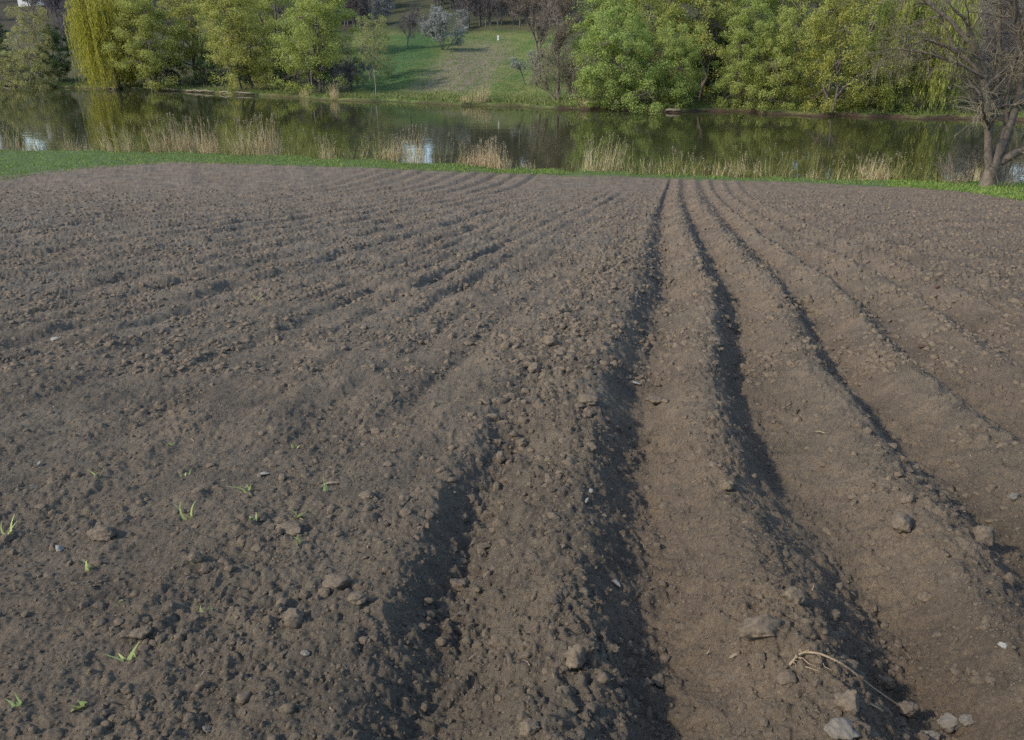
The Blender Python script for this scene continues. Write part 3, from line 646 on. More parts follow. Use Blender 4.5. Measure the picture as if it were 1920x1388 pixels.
plant('broadleaf_tree', 'bl3', 1400, 101, 'tall green tree in the middle of the right bank', 'tree', 4.1, 1.05, group=GR)
plant('broadleaf_tree', 'bl4', 1448, 85.6, 'rounded fresh green tree over the water in the middle right', 'tree', 4.4, 0.72, 0.9, group=GR)
plant('broadleaf_tree', 'bl3', 1488, 96, 'tall green tree behind the rounded one, middle right', 'tree', 5.1, 1.0, group=GR)
plant('broadleaf_tree', 'bl5', 1556, 81.2, 'yellow-green tree drooping to the water beside the dark hollow', 'tree', 0.8, 0.88, 0.95, group=GR)
plant('broadleaf_tree', 'bl3', 1590, 95, 'tall green tree behind the drooping yellow-green one', 'tree', 5.9, 1.0, group=GR)
plant('bare_shrub', 'bare5', 1632, 82.5, 'dark bare brush in the hollow at the water on the right', 'shrub', 0.7, 0.55)
plant('weeping_willow', 'weep2', 1722, 81.6, 'olive weeping willow on the far bank behind the bare willow', 'tree', 1.3, 0.95, group=GR)
plant('broadleaf_tree', 'bl5', 1672, 81.5, 'olive-green tree between the dark hollow and the weeping willow', 'tree', 2.8, 0.85, group=GR)
plant('broadleaf_tree', 'bl6', 1770, 94, 'sparse olive tree behind the olive weeping willow', 'tree', 3.8, 1.25, group=GR)
plant('bare_tree', 'bare4', 1868, 82, 'grey leafless tree on the far bank behind the willow trunk', 'tree', 0.8, 0.95)
plant('bare_tree', 'bare4', 1938, 84, 'grey leafless tree on the far bank at the right edge', 'tree', 3.0, 1.0)
plant('bare_tree', 'bare4', 1820, 92, 'grey leafless tree in the second row behind the bare willow', 'tree', 4.6, 1.05)
plant('bare_shrub', 'bare5', 1905, 80, 'dark leafless brush on the far bank right of the willow trunk', 'shrub', 1.2, 0.9)
plant('broadleaf_tree', 'bl2', 2040, 86, 'green tree just outside the right edge', 'tree', 3.0, 1.0, group=GR)
plant('broadleaf_tree', 'bl2', 1170, 118, 'green tree of the third row right of the meadow', 'tree', 0.4, 1.1, group=GR)
plant('broadleaf_tree', 'bl2', 1370, 120, 'green tree of the third row, middle right', 'tree', 2.4, 1.1, group=GR)
plant('broadleaf_tree', 'bl2', 1650, 108, 'green tree of the back row, right', 'tree', 4.4, 1.1, group=GR)

def scatter(name, meshes, pts, rot, scl, kind_of, label, cat):
    """one mass of many alike pieces, set out on points by a node group"""
    me = bpy.data.meshes.new(name); me.vertices.add(len(pts)); me.vertices.foreach_set('co', np.asarray(pts, np.float32).ravel())
    for an, arr in (('rot', rot), ('scl', scl)):
        at = me.attributes.new(an, 'FLOAT_VECTOR', 'POINT'); at.data.foreach_set('vector', np.asarray(arr, np.float32).ravel())
    at = me.attributes.new('pick', 'INT', 'POINT'); at.data.foreach_set('value', np.asarray(kind_of, np.int32))
    o = add(name, me); tag(o, label, cat, kind='stuff')
    ng = bpy.data.node_groups.new(name, 'GeometryNodeTree'); ng.interface.new_socket('Geometry', in_out='INPUT', socket_type='NodeSocketGeometry'); ng.interface.new_socket('Geometry', in_out='OUTPUT', socket_type='NodeSocketGeometry')
    N = ng.nodes; K = ng.links; gi = N.new('NodeGroupInput'); go = N.new('NodeGroupOutput'); jn = N.new('GeometryNodeJoinGeometry')
    def na(nm, ty):
        q = N.new('GeometryNodeInputNamedAttribute'); q.data_type = ty; q.inputs[0].default_value = nm; return next(x for x in q.outputs if x.enabled and x.name == 'Attribute')
    ar, as_, ap = na('rot', 'FLOAT_VECTOR'), na('scl', 'FLOAT_VECTOR'), na('pick', 'INT')
    for i, ms in enumerate(meshes):
        src = bpy.data.objects.new(name + '_piece', ms); oi = N.new('GeometryNodeObjectInfo'); oi.inputs[0].default_value = src
        cmp_ = N.new('FunctionNodeCompare'); cmp_.data_type = 'INT'; cmp_.operation = 'EQUAL'; K.new(ap, cmp_.inputs[2]); cmp_.inputs[3].default_value = i
        ip = N.new('GeometryNodeInstanceOnPoints'); K.new(gi.outputs[0], ip.inputs['Points']); K.new(cmp_.outputs[0], ip.inputs['Selection']); K.new(oi.outputs['Geometry'], ip.inputs['Instance']); K.new(ar, ip.inputs['Rotation']); K.new(as_, ip.inputs['Scale']); K.new(ip.outputs[0], jn.inputs[0])
    K.new(jn.outputs[0], go.inputs[0]); md = o.modifiers.new('scatter', 'NODES'); md.node_group = ng
    return o
plant('shrub', 'deep', 395, 125, 'dark green undergrowth behind the grey post', 'shrub', 0.4, 0.38, group='undergrowth on the left bank')
plant('shrub', 'deep', 330, 129, 'dark green undergrowth between the first two green trees', 'shrub', 1.4, 0.42, group='undergrowth on the left bank')
plant('shrub', 'deep', 535, 117, 'dark green undergrowth left of the purple-grey thicket', 'shrub', 2.4, 0.35, group='undergrowth on the left bank')
plant('shrub', 'deep', 255, 130, 'dark undergrowth at the right foot of the yellow willow', 'shrub', 3.4, 0.4, group='undergrowth on the left bank')
plant('shrub', 'deep', 465, 127, 'dark undergrowth behind the leaning light green tree', 'shrub', 4.4, 0.42, group='undergrowth on the left bank')
# the leafless wood along the hilltop reads as one mass
rng = np.random.default_rng(61); pv = []
for s in range(4):
    a, b, out_ = bare(70 + s, 11, 1, dict(kids=[13, 7, 4], start=[0.12, 0.15, 0.1], trop=[0.02, 0.12, 0.08, 0.05])); v_ = np.concatenate([a[0], b[0]]); f_ = np.concatenate([a[1], b[1] + len(a[0])])
    T = np.concatenate([P[1:] for P, r, q, lv in out_ if lv >= 2]); nb = 2600; C = T[rng.integers(0, len(T), nb)] + rng.normal(size=(nb, 3)) * 0.16
    lv_, lf_ = leaves(C, rng.normal(size=(nb, 3)), 0.13 * rng.uniform(0.5, 1.3, nb), rng, 0.35)
    me = make_mesh('wood_tree', np.concatenate([v_, lv_]), np.concatenate([f_, lf_ + len(v_)]), M['twig_grey']); me.materials.append(M['haze_bud'])
    mi = np.zeros(len(me.polygons), np.int32); mi[len(f_):] = 1; me.polygons.foreach_set('material_index', mi); pv.append(me)
PT = []; RT = []; SC = []
for u in np.arange(560, 1075, 7.0):
    for v in (rng.uniform(43, 52), rng.uniform(22, 40)):
        if 690 < u < 860: v -= 32
        if rng.random() < 0.2 or 740 < u < 812: continue
        p = solve_hill(u + rng.uniform(-5, 5), v); sc = rng.uniform(0.6, 0.95); PT.append(tuple(p)); RT.append((0, 0, rng.uniform(0, 6.28))); SC.append((sc, sc, sc))
while len(PT) < 420:
    u = rng.uniform(-200, 1150); d0 = rng.uniform(185, 268); p = at_z(u, 190, WATER); p = p * (d0 / p[1]); z = float(far_hill(np.array([p[0]]), np.array([p[1]]))[0])
    if 690 < u < 870 and d0 < 190: continue
    if (735 < u < 815 or 970 < u < 1000) and d0 > 175: continue
    if 25 < u < 90 and d0 < 255: continue
    sc = rng.uniform(0.7, 1.1); PT.append((p[0], p[1], z)); RT.append((0, 0, rng.uniform(0, 6.28))); SC.append((sc, sc, sc))
scatter('hilltop_wood', pv, PT, RT, SC, np.arange(len(PT)) % 4, 'grey leafless wood along the top of the hill', 'wood')

# ------------------------------------------------------------------ willow on the near bank, right
rng = np.random.default_rng(5)
wb = solve_land(1852, 350); wb[2] = float(land_base(np.array([wb[0]]), np.array([wb[1]]))[0])
PW = dict(seg=[7, 6, 5, 4, 3], wob=[0.1, 0.16, 0.2, 0.22, 0.22], trop=[0.04, 0.05, 0.02, -0.02, -0.05], taper=0.28, sides=[10, 7, 5, 3, 3], kids=[8, 7, 8, 7], start=[0.3, 0.2, 0.15, 0.1], ang=[(25, 55), (25, 60), (25, 65), (20, 60)], lr=[0.55, 0.55, 0.5, 0.45], rr=0.5, rmin=0.006)
limbs = [  # main stems, metres from the foot
    (np.array([[0, 0, -0.3], [0.02, 0, 0.35], [0.0, 0, 0.8], [0.05, 0, 1.25]]), [0.42, 0.32, 0.29, 0.24]),
    (np.array([[-0.10, 0, 0.75], [-0.36, 0, 1.6], [-0.62, -0.05, 2.6], [-0.95, -0.1, 3.7], [-1.45, -0.2, 4.9], [-2.2, -0.5, 6.1], [-3.1, -0.9, 7.0], [-4.1, -1.0, 7.6]]), [0.19, 0.165, 0.145, 0.12, 0.10, 0.075, 0.05, 0.025]),
    (np.array([[0.05, 0, 1.2], [0.25, 0.05, 2.1], [0.42, 0.1, 3.2], [0.55, 0.1, 4.2], [0.65, 0.2, 5.6], [0.6, 0.3, 7.2], [0.9, 0.4, 9.2], [1.1, 0.4, 11.5]]), [0.23, 0.21, 0.185, 0.16, 0.13, 0.10, 0.07, 0.035]),
    (np.array([[0.5, 0.1, 3.9], [0.9, 0.0, 5.0], [1.5, -0.2, 6.2], [2.4, -0.3, 7.6], [3.2, -0.3, 9.2]]), [0.2, 0.17, 0.14, 0.1, 0.05]),
    (np.array([[0.3, 0, 1.1], [0.8, -0.2, 1.45], [1.5, -0.4, 1.75], [2.6, -0.5, 2.4], [3.8, -0.3, 3.6]]), [0.2, 0.17, 0.15, 0.11, 0.06]),
    (np.array([[-0.5, 0, 2.2], [-0.3, 0.4, 3.3], [-0.2, 0.8, 4.8], [-0.6, 1.0, 6.8], [-0.9, 1.1, 9.0]]), [0.15, 0.13, 0.11, 0.08, 0.04]),
    (np.array([[-1.2, -0.1, 4.3], [-1.9, 0.1, 5.2], [-2.9, 0.3, 5.9], [-4.0, 0.2, 6.2], [-5.0, 0.1, 5.6]]), [0.11, 0.09, 0.07, 0.05, 0.025]),
    (np.array([[-1.3, -0.2, 4.6], [-2.6, -0.3, 5.2], [-4.1, -0.4, 5.6], [-5.4, -0.3, 5.8], [-6.4, -0.2, 5.6]]), [0.07, 0.055, 0.042, 0.03, 0.015]),
    (np.array([[-1.8, -0.3, 5.5], [-3.2, 0.2, 6.9], [-4.6, 0.5, 7.9], [-5.9, 0.6, 8.4], [-7.0, 0.6, 8.3]]), [0.10, 0.08, 0.06, 0.04, 0.02]),
    (np.array([[0.5, 0.1, 4.0], [0.0, -0.3, 5.4], [-0.9, -0.5, 7.2], [-2.0, -0.7, 9.2], [-2.8, -0.8, 10.6]]), [0.16, 0.13, 0.1, 0.07, 0.04]),
]
lo_ = []
wr = empty('bare_willow', wb); tag(wr, 'gnarled leafless willow with forked trunk on the near bank at right', 'tree')
V, F = tubes([(limbs[0][0], np.array(limbs[0][1]), 14)]); 
tv, tf = tubes([(np.concatenate([P_[:1], P_[1:] + rng.normal(size=(len(P_) - 1, 3)) * 0.05]), np.array(r_), 10) for P_, r_ in limbs[1:]])
tv = np.concatenate([V, tv]); tf = np.concatenate([F, tf + len(V)])
tv[:, :2] *= (1 + 0.10 * np.sin(tv[:, 2:3] * 5 + 7 * np.arctan2(tv[:, 1:2], tv[:, 0:1])) * (tv[:, 2:3] < 1.3))
add('trunk', make_mesh('willow_trunk', tv, tf, M['bark_willow'], True), wr)
for P_, r_ in limbs[1:]:
    L = np.linalg.norm(np.diff(P_, axis=0), axis=1).sum(); kids(rng, P_, np.array(r_), L * 0.75, 1, PW, lo_, int((5 + L * 1.5) * (1.25 if P_[-1][0] < -2 else 0.7)), 0.18)
th_ = [(a, b, c) for a, b, c, lv in lo_ if lv <= 2]; tn_ = [(a, b, c) for a, b, c, lv in lo_ if lv > 2]
add('branches', make_mesh('willow_branches', *tubes(th_), M['bark_willow'], True), wr)['kind'] = 'stuff'
tv, tf = tubes(tn_)
cr = add('crown', make_mesh('willow_twigs', tv, tf, M['twig'])); cr.parent = wr; cr['kind'] = 'stuff'
T = np.concatenate([P[1:] for P, r, s in tn_]); nb = 7000; C = T[rng.integers(0, len(T), nb)] + rng.normal(size=(nb, 3)) * 0.05
lv, lf = leaves(C, rng.normal(size=(nb, 3)), 0.032 * rng.uniform(0.6, 1.3, nb), rng, 0.6)
add('buds', make_mesh('willow_buds', lv, lf, M['bud']), wr)['kind'] = 'stuff'

# ------------------------------------------------------------------ grass on the near bank
def bank_points(rng, count, u0, u1, a=0.0, b=1.0):
    u = rng.uniform(u0, u1, count); th = np.arctan((u - 960) / FPX / 0.95)
    re = r_edge(th); rs = r_near(th) - 0.15; t = a + (b - a) * rng.random(count); r = re + (rs - re) * t
    x = r * np.sin(th); y = r * np.cos(th); return x, y, r
rng = np.random.default_rng(9)
x1, y1, _ = bank_points(rng, 18000, -150, 1050, -0.1); x2, y2, _ = bank_points(rng, 3000, 1000, 1700, 0.1); x3, y3, _ = bank_points(rng, 13000, 1620, 2050, -0.05)
x = np.concatenate([x1, x2, x3]); y = np.concatenate([y1, y2, y3]); k = len(x); keep = (noise(x * 0.7, y * 0.7, 77) + rng.random(k) * 0.9) > 0.12; x = x[keep]; y = y[keep]; k = len(x)
Cb = np.stack([x, y, ground_z(x, y) - 0.01], 1); tall = (0.6 + 1.2 * np.clip(noise(x * 0.9, y * 0.9, 78) + 0.3, 0, 1))
V, F, _ = strips(Cb, unit(np.stack([rng.normal(size=k) * 0.35, rng.normal(size=k) * 0.35, np.ones(k)], 1)), rng.uniform(0.05, 0.15, k) * tall, rng.uniform(0.012, 0.03, k), 0.35 * np.ones(k), rng, 1)
o = add('grass', make_mesh('grass', V, F, M['grass'])); tag(o, 'green grass strip between field and pond', 'grass', kind='stuff')
# rough grass of the far bank
x = []; y = []
th = np.concatenate([rng.uniform(-0.62, 0.62, 11000), rng.uniform(-0.2, 0.08, 12000)]); d = np.concatenate([rng.gamma(1.3, 3.2, 11000) + 0.15, 4 + 66 * rng.random(12000)]); r = r_far(th) + d; x = r * np.sin(th); y = r * np.cos(th); z = far_hill(x, y); k = len(x)
V, F, _ = strips(np.stack([x, y, z - 0.03], 1), unit(np.stack([rng.normal(size=k) * 0.4, rng.normal(size=k) * 0.4, np.ones(k)], 1)), np.where(np.arange(k) < 11000, rng.uniform(0.2, 0.6, k), rng.uniform(0.08, 0.28, k)), rng.uniform(0.03, 0.07, k), 0.35 * np.ones(k), rng, 1)
o = add('far_bank_grass', make_mesh('far_bank_grass', V, F, M['far_grass'])); tag(o, 'rough yellow-green grass along the far shore', 'grass', kind='stuff')

# ------------------------------------------------------------------ reeds
def reed_mesh(seed, n_, H, spread, lean, green=False, plumes=0.6):
    rng = np.random.default_rng(seed)
    a = rng.uniform(0, 2 * pi, n_); r = spread * np.sqrt(rng.random(n_)); C = np.stack([cos_(a) * r, sin_(a) * r * 0.6, -0.05 * np.ones(n_)], 1)
    D = unit(np.stack([rng.normal(size=n_) * 0.10 + lean + 0.12 * C[:, 0] / spread, rng.normal(size=n_) * 0.08, np.ones(n_)], 1)); Ln = H * rng.uniform(0.45, 1.05, n_)
    V, F, tip = strips(C, D, Ln, 0.009 + 0.010 * rng.random(n_), 0.12 * np.ones(n_), rng, 4)
    m_ = n_ * 2; i = rng.integers(0, n_, m_); t = rng.uniform(0.05, 0.7, m_)
    C2 = C[i] + D[i] * (Ln[i] * t)[:, None]; D2 = unit(D[i] + rng.normal(size=(m_, 3)) * 0.35)
    V2, F2, _ = strips(C2, D2, rng.uniform(0.25, 0.6, m_) * H * 0.5, 0.013 * np.ones(m_), 0.5 * np.ones(m_), rng, 3)
    st = (np.concatenate([V, V2]), np.concatenate([F, F2 + len(V)]))
    k = np.where((rng.random(n_) < plumes) & (Ln > 0.75 * H))[0]; q = 14
    if len(k) == 0: k = np.array([0])
    c = (tip[k][:, None, :] + (D[k] * 0.14)[:, None, :] * rng.uniform(-1, 1, (len(k), q))[..., None] + rng.normal(size=(len(k), q, 3)) * 0.022).reshape(-1, 3)
    pl = leaves(c, rng.normal(size=c.shape), 0.036 * rng.uniform(0.6, 1.4, len(c)), rng, 0.4)
    return make_mesh('reed_stalks', *st, M['reed_green' if green else 'reed']), make_mesh('reed_plumes', *pl, M['plume'])
cos_ = np.cos; sin_ = np.sin
RM = {'g': reed_mesh(207, 34, 1.9, 2.0, 0.08, True, 0.35), 'h': reed_mesh(208, 34, 1.6, 2.0, 0.1, False, 0.3), 'a': reed_mesh(201, 74, 2.7, 1.15, 0.0, False, 0.75), 'b': reed_mesh(202, 58, 2.3, 1.15, 0.12), 'c': reed_mesh(203, 100, 1.8, 0.95, 0.15, False, 0.8), 'd': reed_mesh(204, 26, 2.2, 0.8, 0.2, True, 0.4), 'e': reed_mesh(205, 45, 1.1, 1.2, 0.1, True, 0.15), 'f': reed_mesh(206, 60, 1.2, 1.0, -0.05, False, 0.1)}
def reed(u, kind, label, rz=0.0, sc=1.0, sz=None, off=0.15):
    th = math.atan((u - 960) / FPX / 0.945); r = float(r_near(np.array([th]))[0]) - off; x, y = r * sin(th), r * cos(th)
    o = empty('reed_clump', (x, y, float(land_base(np.array([x]), np.array([y]))[0])), rz, (sc, sc, sz or sc)); tag(o, label, 'reeds', 'reed clumps along the near shore')
    add('stalks', RM[kind][0], o)['kind'] = 'stuff'; add('plumes', RM[kind][1], o)['kind'] = 'stuff'
for a in [(18, 'f', 'short dry reed tuft at the left edge of the near shore'), (52, 'b', 'pinkish dry reed clump in the left corner of the shore'), (92, 'b', 'dry reed clump second from the left corner', 1.0, 0.9),
          (135, 'f', 'short reeds in front of the willow reflection, left part', 2.0, 0.9), (195, 'e', 'short greenish reeds in front of the yellow willow reflection', 0.4, 0.9), (240, 'd', 'thin green reeds just right of the willow reflection', 0.4, 0.9), (285, 'b', 'straw reed clump right of the willow reflection', 2.9, 0.95),
          (330, 'd', 'thin greenish reeds before the tall straw reeds', 1.1, 0.9), (372, 'a', 'tall straw reeds, left end of the dense stand', 0.2, 0.95), (405, 'a', 'tall straw reeds, second in the dense stand', 1.3, 0.88), (440, 'a', 'tall straw reeds in the middle of the dense stand', 2.3, 0.9), (475, 'd', 'greener tall reeds inside the dense stand', 0.9, 1.05), (505, 'a', 'straw reeds right of the middle of the dense stand', 3.3, 0.92), (537, 'a', 'thickest pale reeds at the right end of the dense stand', 4.3, 1.0),
          (585, 'd', 'few thin reeds right of the dense stand', 0.1, 0.85), (640, 'b', 'leaning reeds halfway between the dense stand and the bright water', 5.0, 0.75), (690, 'd', 'sparse reeds left of the bright water', 3.0, 0.75), (748, 'c', 'reeds at the left side of the bright water patch', 0.3, 0.8, 1.0), (788, 'a', 'reeds with dark plumes over the bright water patch', 5.5, 0.72, 0.85),
          (885, 'c', 'left half of the bushy tan reed clump', 0.2, 0.75), (915, 'c', 'bushy tan reed clump with nodding plumes, centre of the shore', 1.2, 1.0), (940, 'c', 'right side of the bushy tan reed clump', 2.2, 0.85), (985, 'f', 'low pale reed tuft right of the bushy tan clump', 0.3, 0.6), (1055, 'd', 'thin reeds before the tall tan pair', 0.5, 0.6),
          (1112, 'b', 'tall tan reed clump below the big green tree', 0.1, 0.9, 1.0), (1138, 'b', 'leaning tan reed clump below the big green tree', 0.5, 0.72), (1190, 'e', 'short green reeds right of the tan pair', 0.3, 0.8), (1235, 'd', 'sparse green reeds left of the low dry stand', 1.3, 0.75), (1275, 'e', 'low dry stand of reeds, left end', 2.0, 1.0), (1320, 'e', 'low dry stand of reeds, middle', 3.0, 1.1), (1350, 'd', 'taller sparse reeds rising from the low dry stand', 4.0, 0.85), (1385, 'e', 'low dry stand of reeds, right end', 5.0, 1.0), (1415, 'd', 'sparse reeds at the end of the low dry stand', 5.6, 0.7),
          (1482, 'f', 'short whitish reed tuft alone right of the low stand', 0.7, 0.6), (1545, 'e', 'greenish reeds left of the pale tuft near the willow', 0.2, 0.8), (1578, 'b', 'pale straw reed tuft nearest the bare willow', 1.2, 0.7), (1602, 'c', 'pale reeds leaning right near the bare willow', 1.2, 0.7), (1645, 'd', 'thin reeds leaning over the water near the bare willow', 2.2, 0.75), (1700, 'e', 'low reeds under the hanging willow twigs', 2.9, 0.9), (1905, 'f', 'pinkish dry reeds right of the willow trunk', 0.9, 1.2, 1.3, 0.6), (1945, 'f', 'dry reeds at the right edge behind the willow', 2.9, 1.2, 1.3, 0.6), (1770, 'f', 'dry pinkish reeds left of the willow trunk', 4.0, 1.0, 0.9, 0.5), (1735, 'f', 'pale dry reeds between the low reeds and willow brush', 1.0, 0.9, 0.7, 0.4)]:
    reed(*a)
for i, (u, kd, wd) in enumerate(((30, 'h', 'left corner'), (75, 'h', 'left corner, second'), (115, 'g', 'left of the willow reflection'), (160, 'g', 'in front of the willow reflection'), (218, 'h', 'right side of the willow reflection'), (262, 'h', 'before the straw clump'), (308, 'g', 'after the straw clump'), (355, 'h', 'left foot of the dense stand'), (390, 'g', 'front of the dense stand'), (422, 'h', 'inside the dense stand'), (458, 'h', 'middle foot of the dense stand'), (490, 'g', 'inside the right half of the dense stand'), (522, 'h', 'right foot of the dense stand'), (565, 'h', 'right after the dense stand'), (610, 'g', 'between the dense stand and the leaning reeds'), (665, 'h', 'right of the leaning reeds'), (720, 'g', 'left of the bright water'), (770, 'h', 'under the bright water'), (812, 'h', 'right of the bright water'), (850, 'g', 'left of the bushy tan clump'), (1085, 'h', 'left of the tall tan pair'), (1165, 'g', 'right of the tall tan pair'), (1215, 'h', 'before the low dry stand'), (1255, 'g', 'left end of the low dry stand'), (1300, 'h', 'in the low dry stand'), (1335, 'h', 'middle of the low dry stand'), (1400, 'h', 'right end of the low dry stand'), (1445, 'g', 'beyond the low dry stand'), (1515, 'g', 'right of the whitish tuft'), (1560, 'h', 'before the pale straw tuft'), (1620, 'g', 'after the pale straw tuft'), (1670, 'g', 'nearest the hanging willow twigs'))):
    reed(u, kd, ('thin green' if kd == 'g' else 'thin straw') + ' reeds on the near shore, ' + wd, i * 1.3, 0.8 + 0.25 * ((i * 7) % 5) / 5, None, 0.1 + 0.25 * ((i * 3) % 4) / 4)
# brown brush at the willow's foot
a, b, _ = bare(91, 2.9, 7, dict(kids=[7, 5, 3], rmin=0.006))
for u, v, s, lb in ((1822, 347, 0.85, 'brown twiggy brush against the left of the willow trunk'), (1795, 346, 0.7, 'smaller brown brush left of the willow'), (1900, 352, 0.9, 'brown brush behind the low limb of the willow')):
    p = solve_land(u, v); o = empty('brush', (p[0], p[1] + 0.8, float(land_base(np.array([p[0]]), np.array([p[1] + 0.8]))[0])), u, (s, s, s)); tag(o, lb, 'shrub', 'brush around the willow')
    if 'brush_t' not in MESH: MESH['brush_t'] = (make_mesh('brush_stems', *a, M['twig_brown'], True), make_mesh('brush_twigs', *b, M['twig_brown']))
    add('stems', MESH['brush_t'][0], o)['kind'] = 'stuff'; add('twigs', MESH['brush_t'][1], o)['kind'] = 'stuff'
# dry tufts on the far shore
for u, kd, sc, lb in ((905, 'c', 1.25, 'pale dry reed tuft on the far shore below the meadow'), (668, 'c', 0.95, 'dry reed tuft on the far shore left of the meadow'), (884, 'f', 0.9, 'thin dry tuft beside the pale one on the far shore'), (620, 'f', 0.9, 'low dry tuft on the far shore under the purple-grey bush'), (1080, 'f', 1.0, 'low dry tuft at the foot of the wide green tree')):
    th = math.atan((u - 960) / FPX / 0.93); r = float(r_far(np.array([th]))[0]) + 0.5; x, y = r * sin(th), r * cos(th)
    o = empty('reed_tuft', (x, y, float(far_hill(np.array([x]), np.array([y]))[0])), u, (sc, sc, sc)); tag(o, lb, 'reeds', 'dry tufts on the far shore')
    add('stalks', RM[kd][0], o)['kind'] = 'stuff'; add('plumes', RM[kd][1], o)['kind'] = 'stuff'

# ------------------------------------------------------------------ things on the far bank
def far_spot(u, d=0.0):
    th = math.atan((u - 960) / FPX / 0.93); r = float(r_far(np.array([th]))[0]) + d; x, y = r * sin(th), r * cos(th); return np.array([x, y, float(far_hill(np.array([x]), np.array([y]))[0])])
rng = np.random.default_rng(14)
for u0, u1, lb, rad in ((298, 345, 'pale fallen log at the water left of the grey post', 0.09), (368, 415, 'long pale log lying on the far left shore', 0.11), (425, 470, 'short brown log at the shore below the leaning tree', 0.10), (480, 535, 'reddish brown log at the right end of the log shore', 0.12), (128, 148, 'pale log beside the yellow willow foot', 0.16), (1215, 1240, 'grey log half in water below the green trees', 0.14)):
    p0 = far_spot(u0, -0.3); p1 = far_spot(u1, -0.2); p0[2] = p1[2] = WATER + 0.22
    P = curve(p0, p1, 0.04, 7, rng, 0.012) - p0; tv, tf = tubes([(P, rad * np.array([0.9, 1.05, 1, 1.1, 0.95, 0.9, 0.6]), 8), (np.array([P[3], P[3] + [0.2, -0.1, 0.3], P[3] + [0.45, -0.1, 0.55]]), np.array([0.06, 0.045, 0.02]), 5)])
    id0 = np.arange(8)[None, :]; o = add('fallen_log', make_mesh('fallen_log', tv, [tf, id0[:, ::-1], id0 + 48], M['log'], True), None, tuple(p0)); tag(o, lb, 'log', 'logs along the far shore')
p = far_spot(357, 0.6); tv, tf = tubes([(np.array([[0, 0, -0.3], [0.02, 0, 0.6], [0.0, 0, 1.15], [0, 0, 1.2]]), np.array([0.15, 0.14, 0.14, 0.05]), 8)])
o = add('wooden_post', make_mesh('wooden_post', tv, [tf, np.arange(24, 32)[None, :]], M['log'], True), None, tuple(p)); tag(o, 'short grey wooden post on the far left shore', 'post')
p = solve_hill(934, 76); bm = bmesh.new(); bmesh.ops.create_cube(bm, size=1)
for v_ in bm.verts: v_.co = Vector((v_.co.x * (0.55 if v_.co.z < 0 else 0.42), v_.co.y * 0.35, (v_.co.z + 0.5) * 1.15))
bmesh.ops.bevel(bm, geom=bm.edges[:], offset=0.06, segments=2, affect='EDGES'); me = bpy.data.meshes.new('marker_stone'); bm.to_mesh(me); bm.free(); me.materials.append(M['white_paint'])
o = add('marker_stone', me, None, tuple(p), 0, (0.6, 0.6, 0.75)); tag(o, 'tiny white marker near the top of the meadow', 'marker')
# thin poles at the edge of the meadow
for u, h, lb in ((736, 3.2, 'thin pale stake at the foot of the meadow'), (632, 6.0, 'slender pale stem in front of the purple-grey bushes')):
    p = far_spot(u, 3.0); tv, tf = tubes([(np.array([[0, 0, -0.2], [0.03, 0, h * 0.4], [0.0, 0, h * 0.75], [0.05, 0, h]]), np.array([0.07, 0.06, 0.045, 0.02]), 6)])
    o = add('stake', make_mesh('stake', tv, tf, M['bark_pale'], True), None, tuple(p)); tag(o, lb, 'stake')
# house glimpsed above the trees
def box(bm, x0, x1, y0, y1, z0, z1):
    vv = [bm.verts.new(c) for c in ((x0, y0, z0), (x1, y0, z0), (x1, y1, z0), (x0, y1, z0), (x0, y0, z1), (x1, y0, z1), (x1, y1, z1), (x0, y1, z1))]
    for f in ((3, 2, 1, 0), (4, 5, 6, 7), (0, 1, 5, 4), (1, 2, 6, 5), (2, 3, 7, 6), (3, 0, 4, 7)): bm.faces.new([vv[i] for i in f])
def part(name, fn, mat, parent):
    bm = bmesh.new(); fn(bm); me = bpy.data.meshes.new(name); bm.to_mesh(me); bm.free(); me.materials.append(mat); return add(name, me, parent)
hp = solve_hill(60, 12); h = empty('house', tuple(hp)); tag(h, 'white-walled house showing as a pale strip at the top left corner', 'house')
part('wall', lambda b: box(b, -3.6, 3.6, 0, 7, -0.6, 3.2), M['white_paint'], h)
def roof_(b):
    vv = [b.verts.new(c) for c in ((-4.1, -0.5, 3.2), (4.1, -0.5, 3.2), (4.1, 7.5, 3.2), (-4.1, 7.5, 3.2), (-4.1, 3.5, 6.2), (4.1, 3.5, 6.2))]
    for f in ((0, 1, 5, 4), (2, 3, 4, 5), (1, 2, 5), (3, 0, 4), (3, 2, 1, 0)): b.faces.new([vv[i] for i in f])
part('roof', roof_, M['roof'], h)
for x in (-1.8, 1.8):
    part('window', lambda b, x=x: box(b, x - 0.5, x + 0.5, -0.03, 0.05, 1.2, 2.5), M['glass'], h)

# straw litter and pale flecks over the soil
rng = np.random.default_rng(21); k = 650; y = 1.3 + 12 * rng.random(k) ** 1.5; x = rng.uniform(-1, 1, k) * (half_width(y) - 0.3); an = rng.uniform(0, 2 * pi, k)
V, F, _ = strips(np.stack([x, y, ground_z(x, y) + 0.004], 1), unit(np.stack([np.cos(an), np.sin(an), rng.normal(size=k) * 0.25], 1)), rng.uniform(0.008, 0.045, k), rng.uniform(0.0010, 0.0028, k), 0.25 * np.ones(k), rng, 2)
tag(add('straw_litter', make_mesh('straw_litter', V, F, M['straw'])), 'tiny bits of straw and root strewn over the soil', 'litter', kind='stuff')
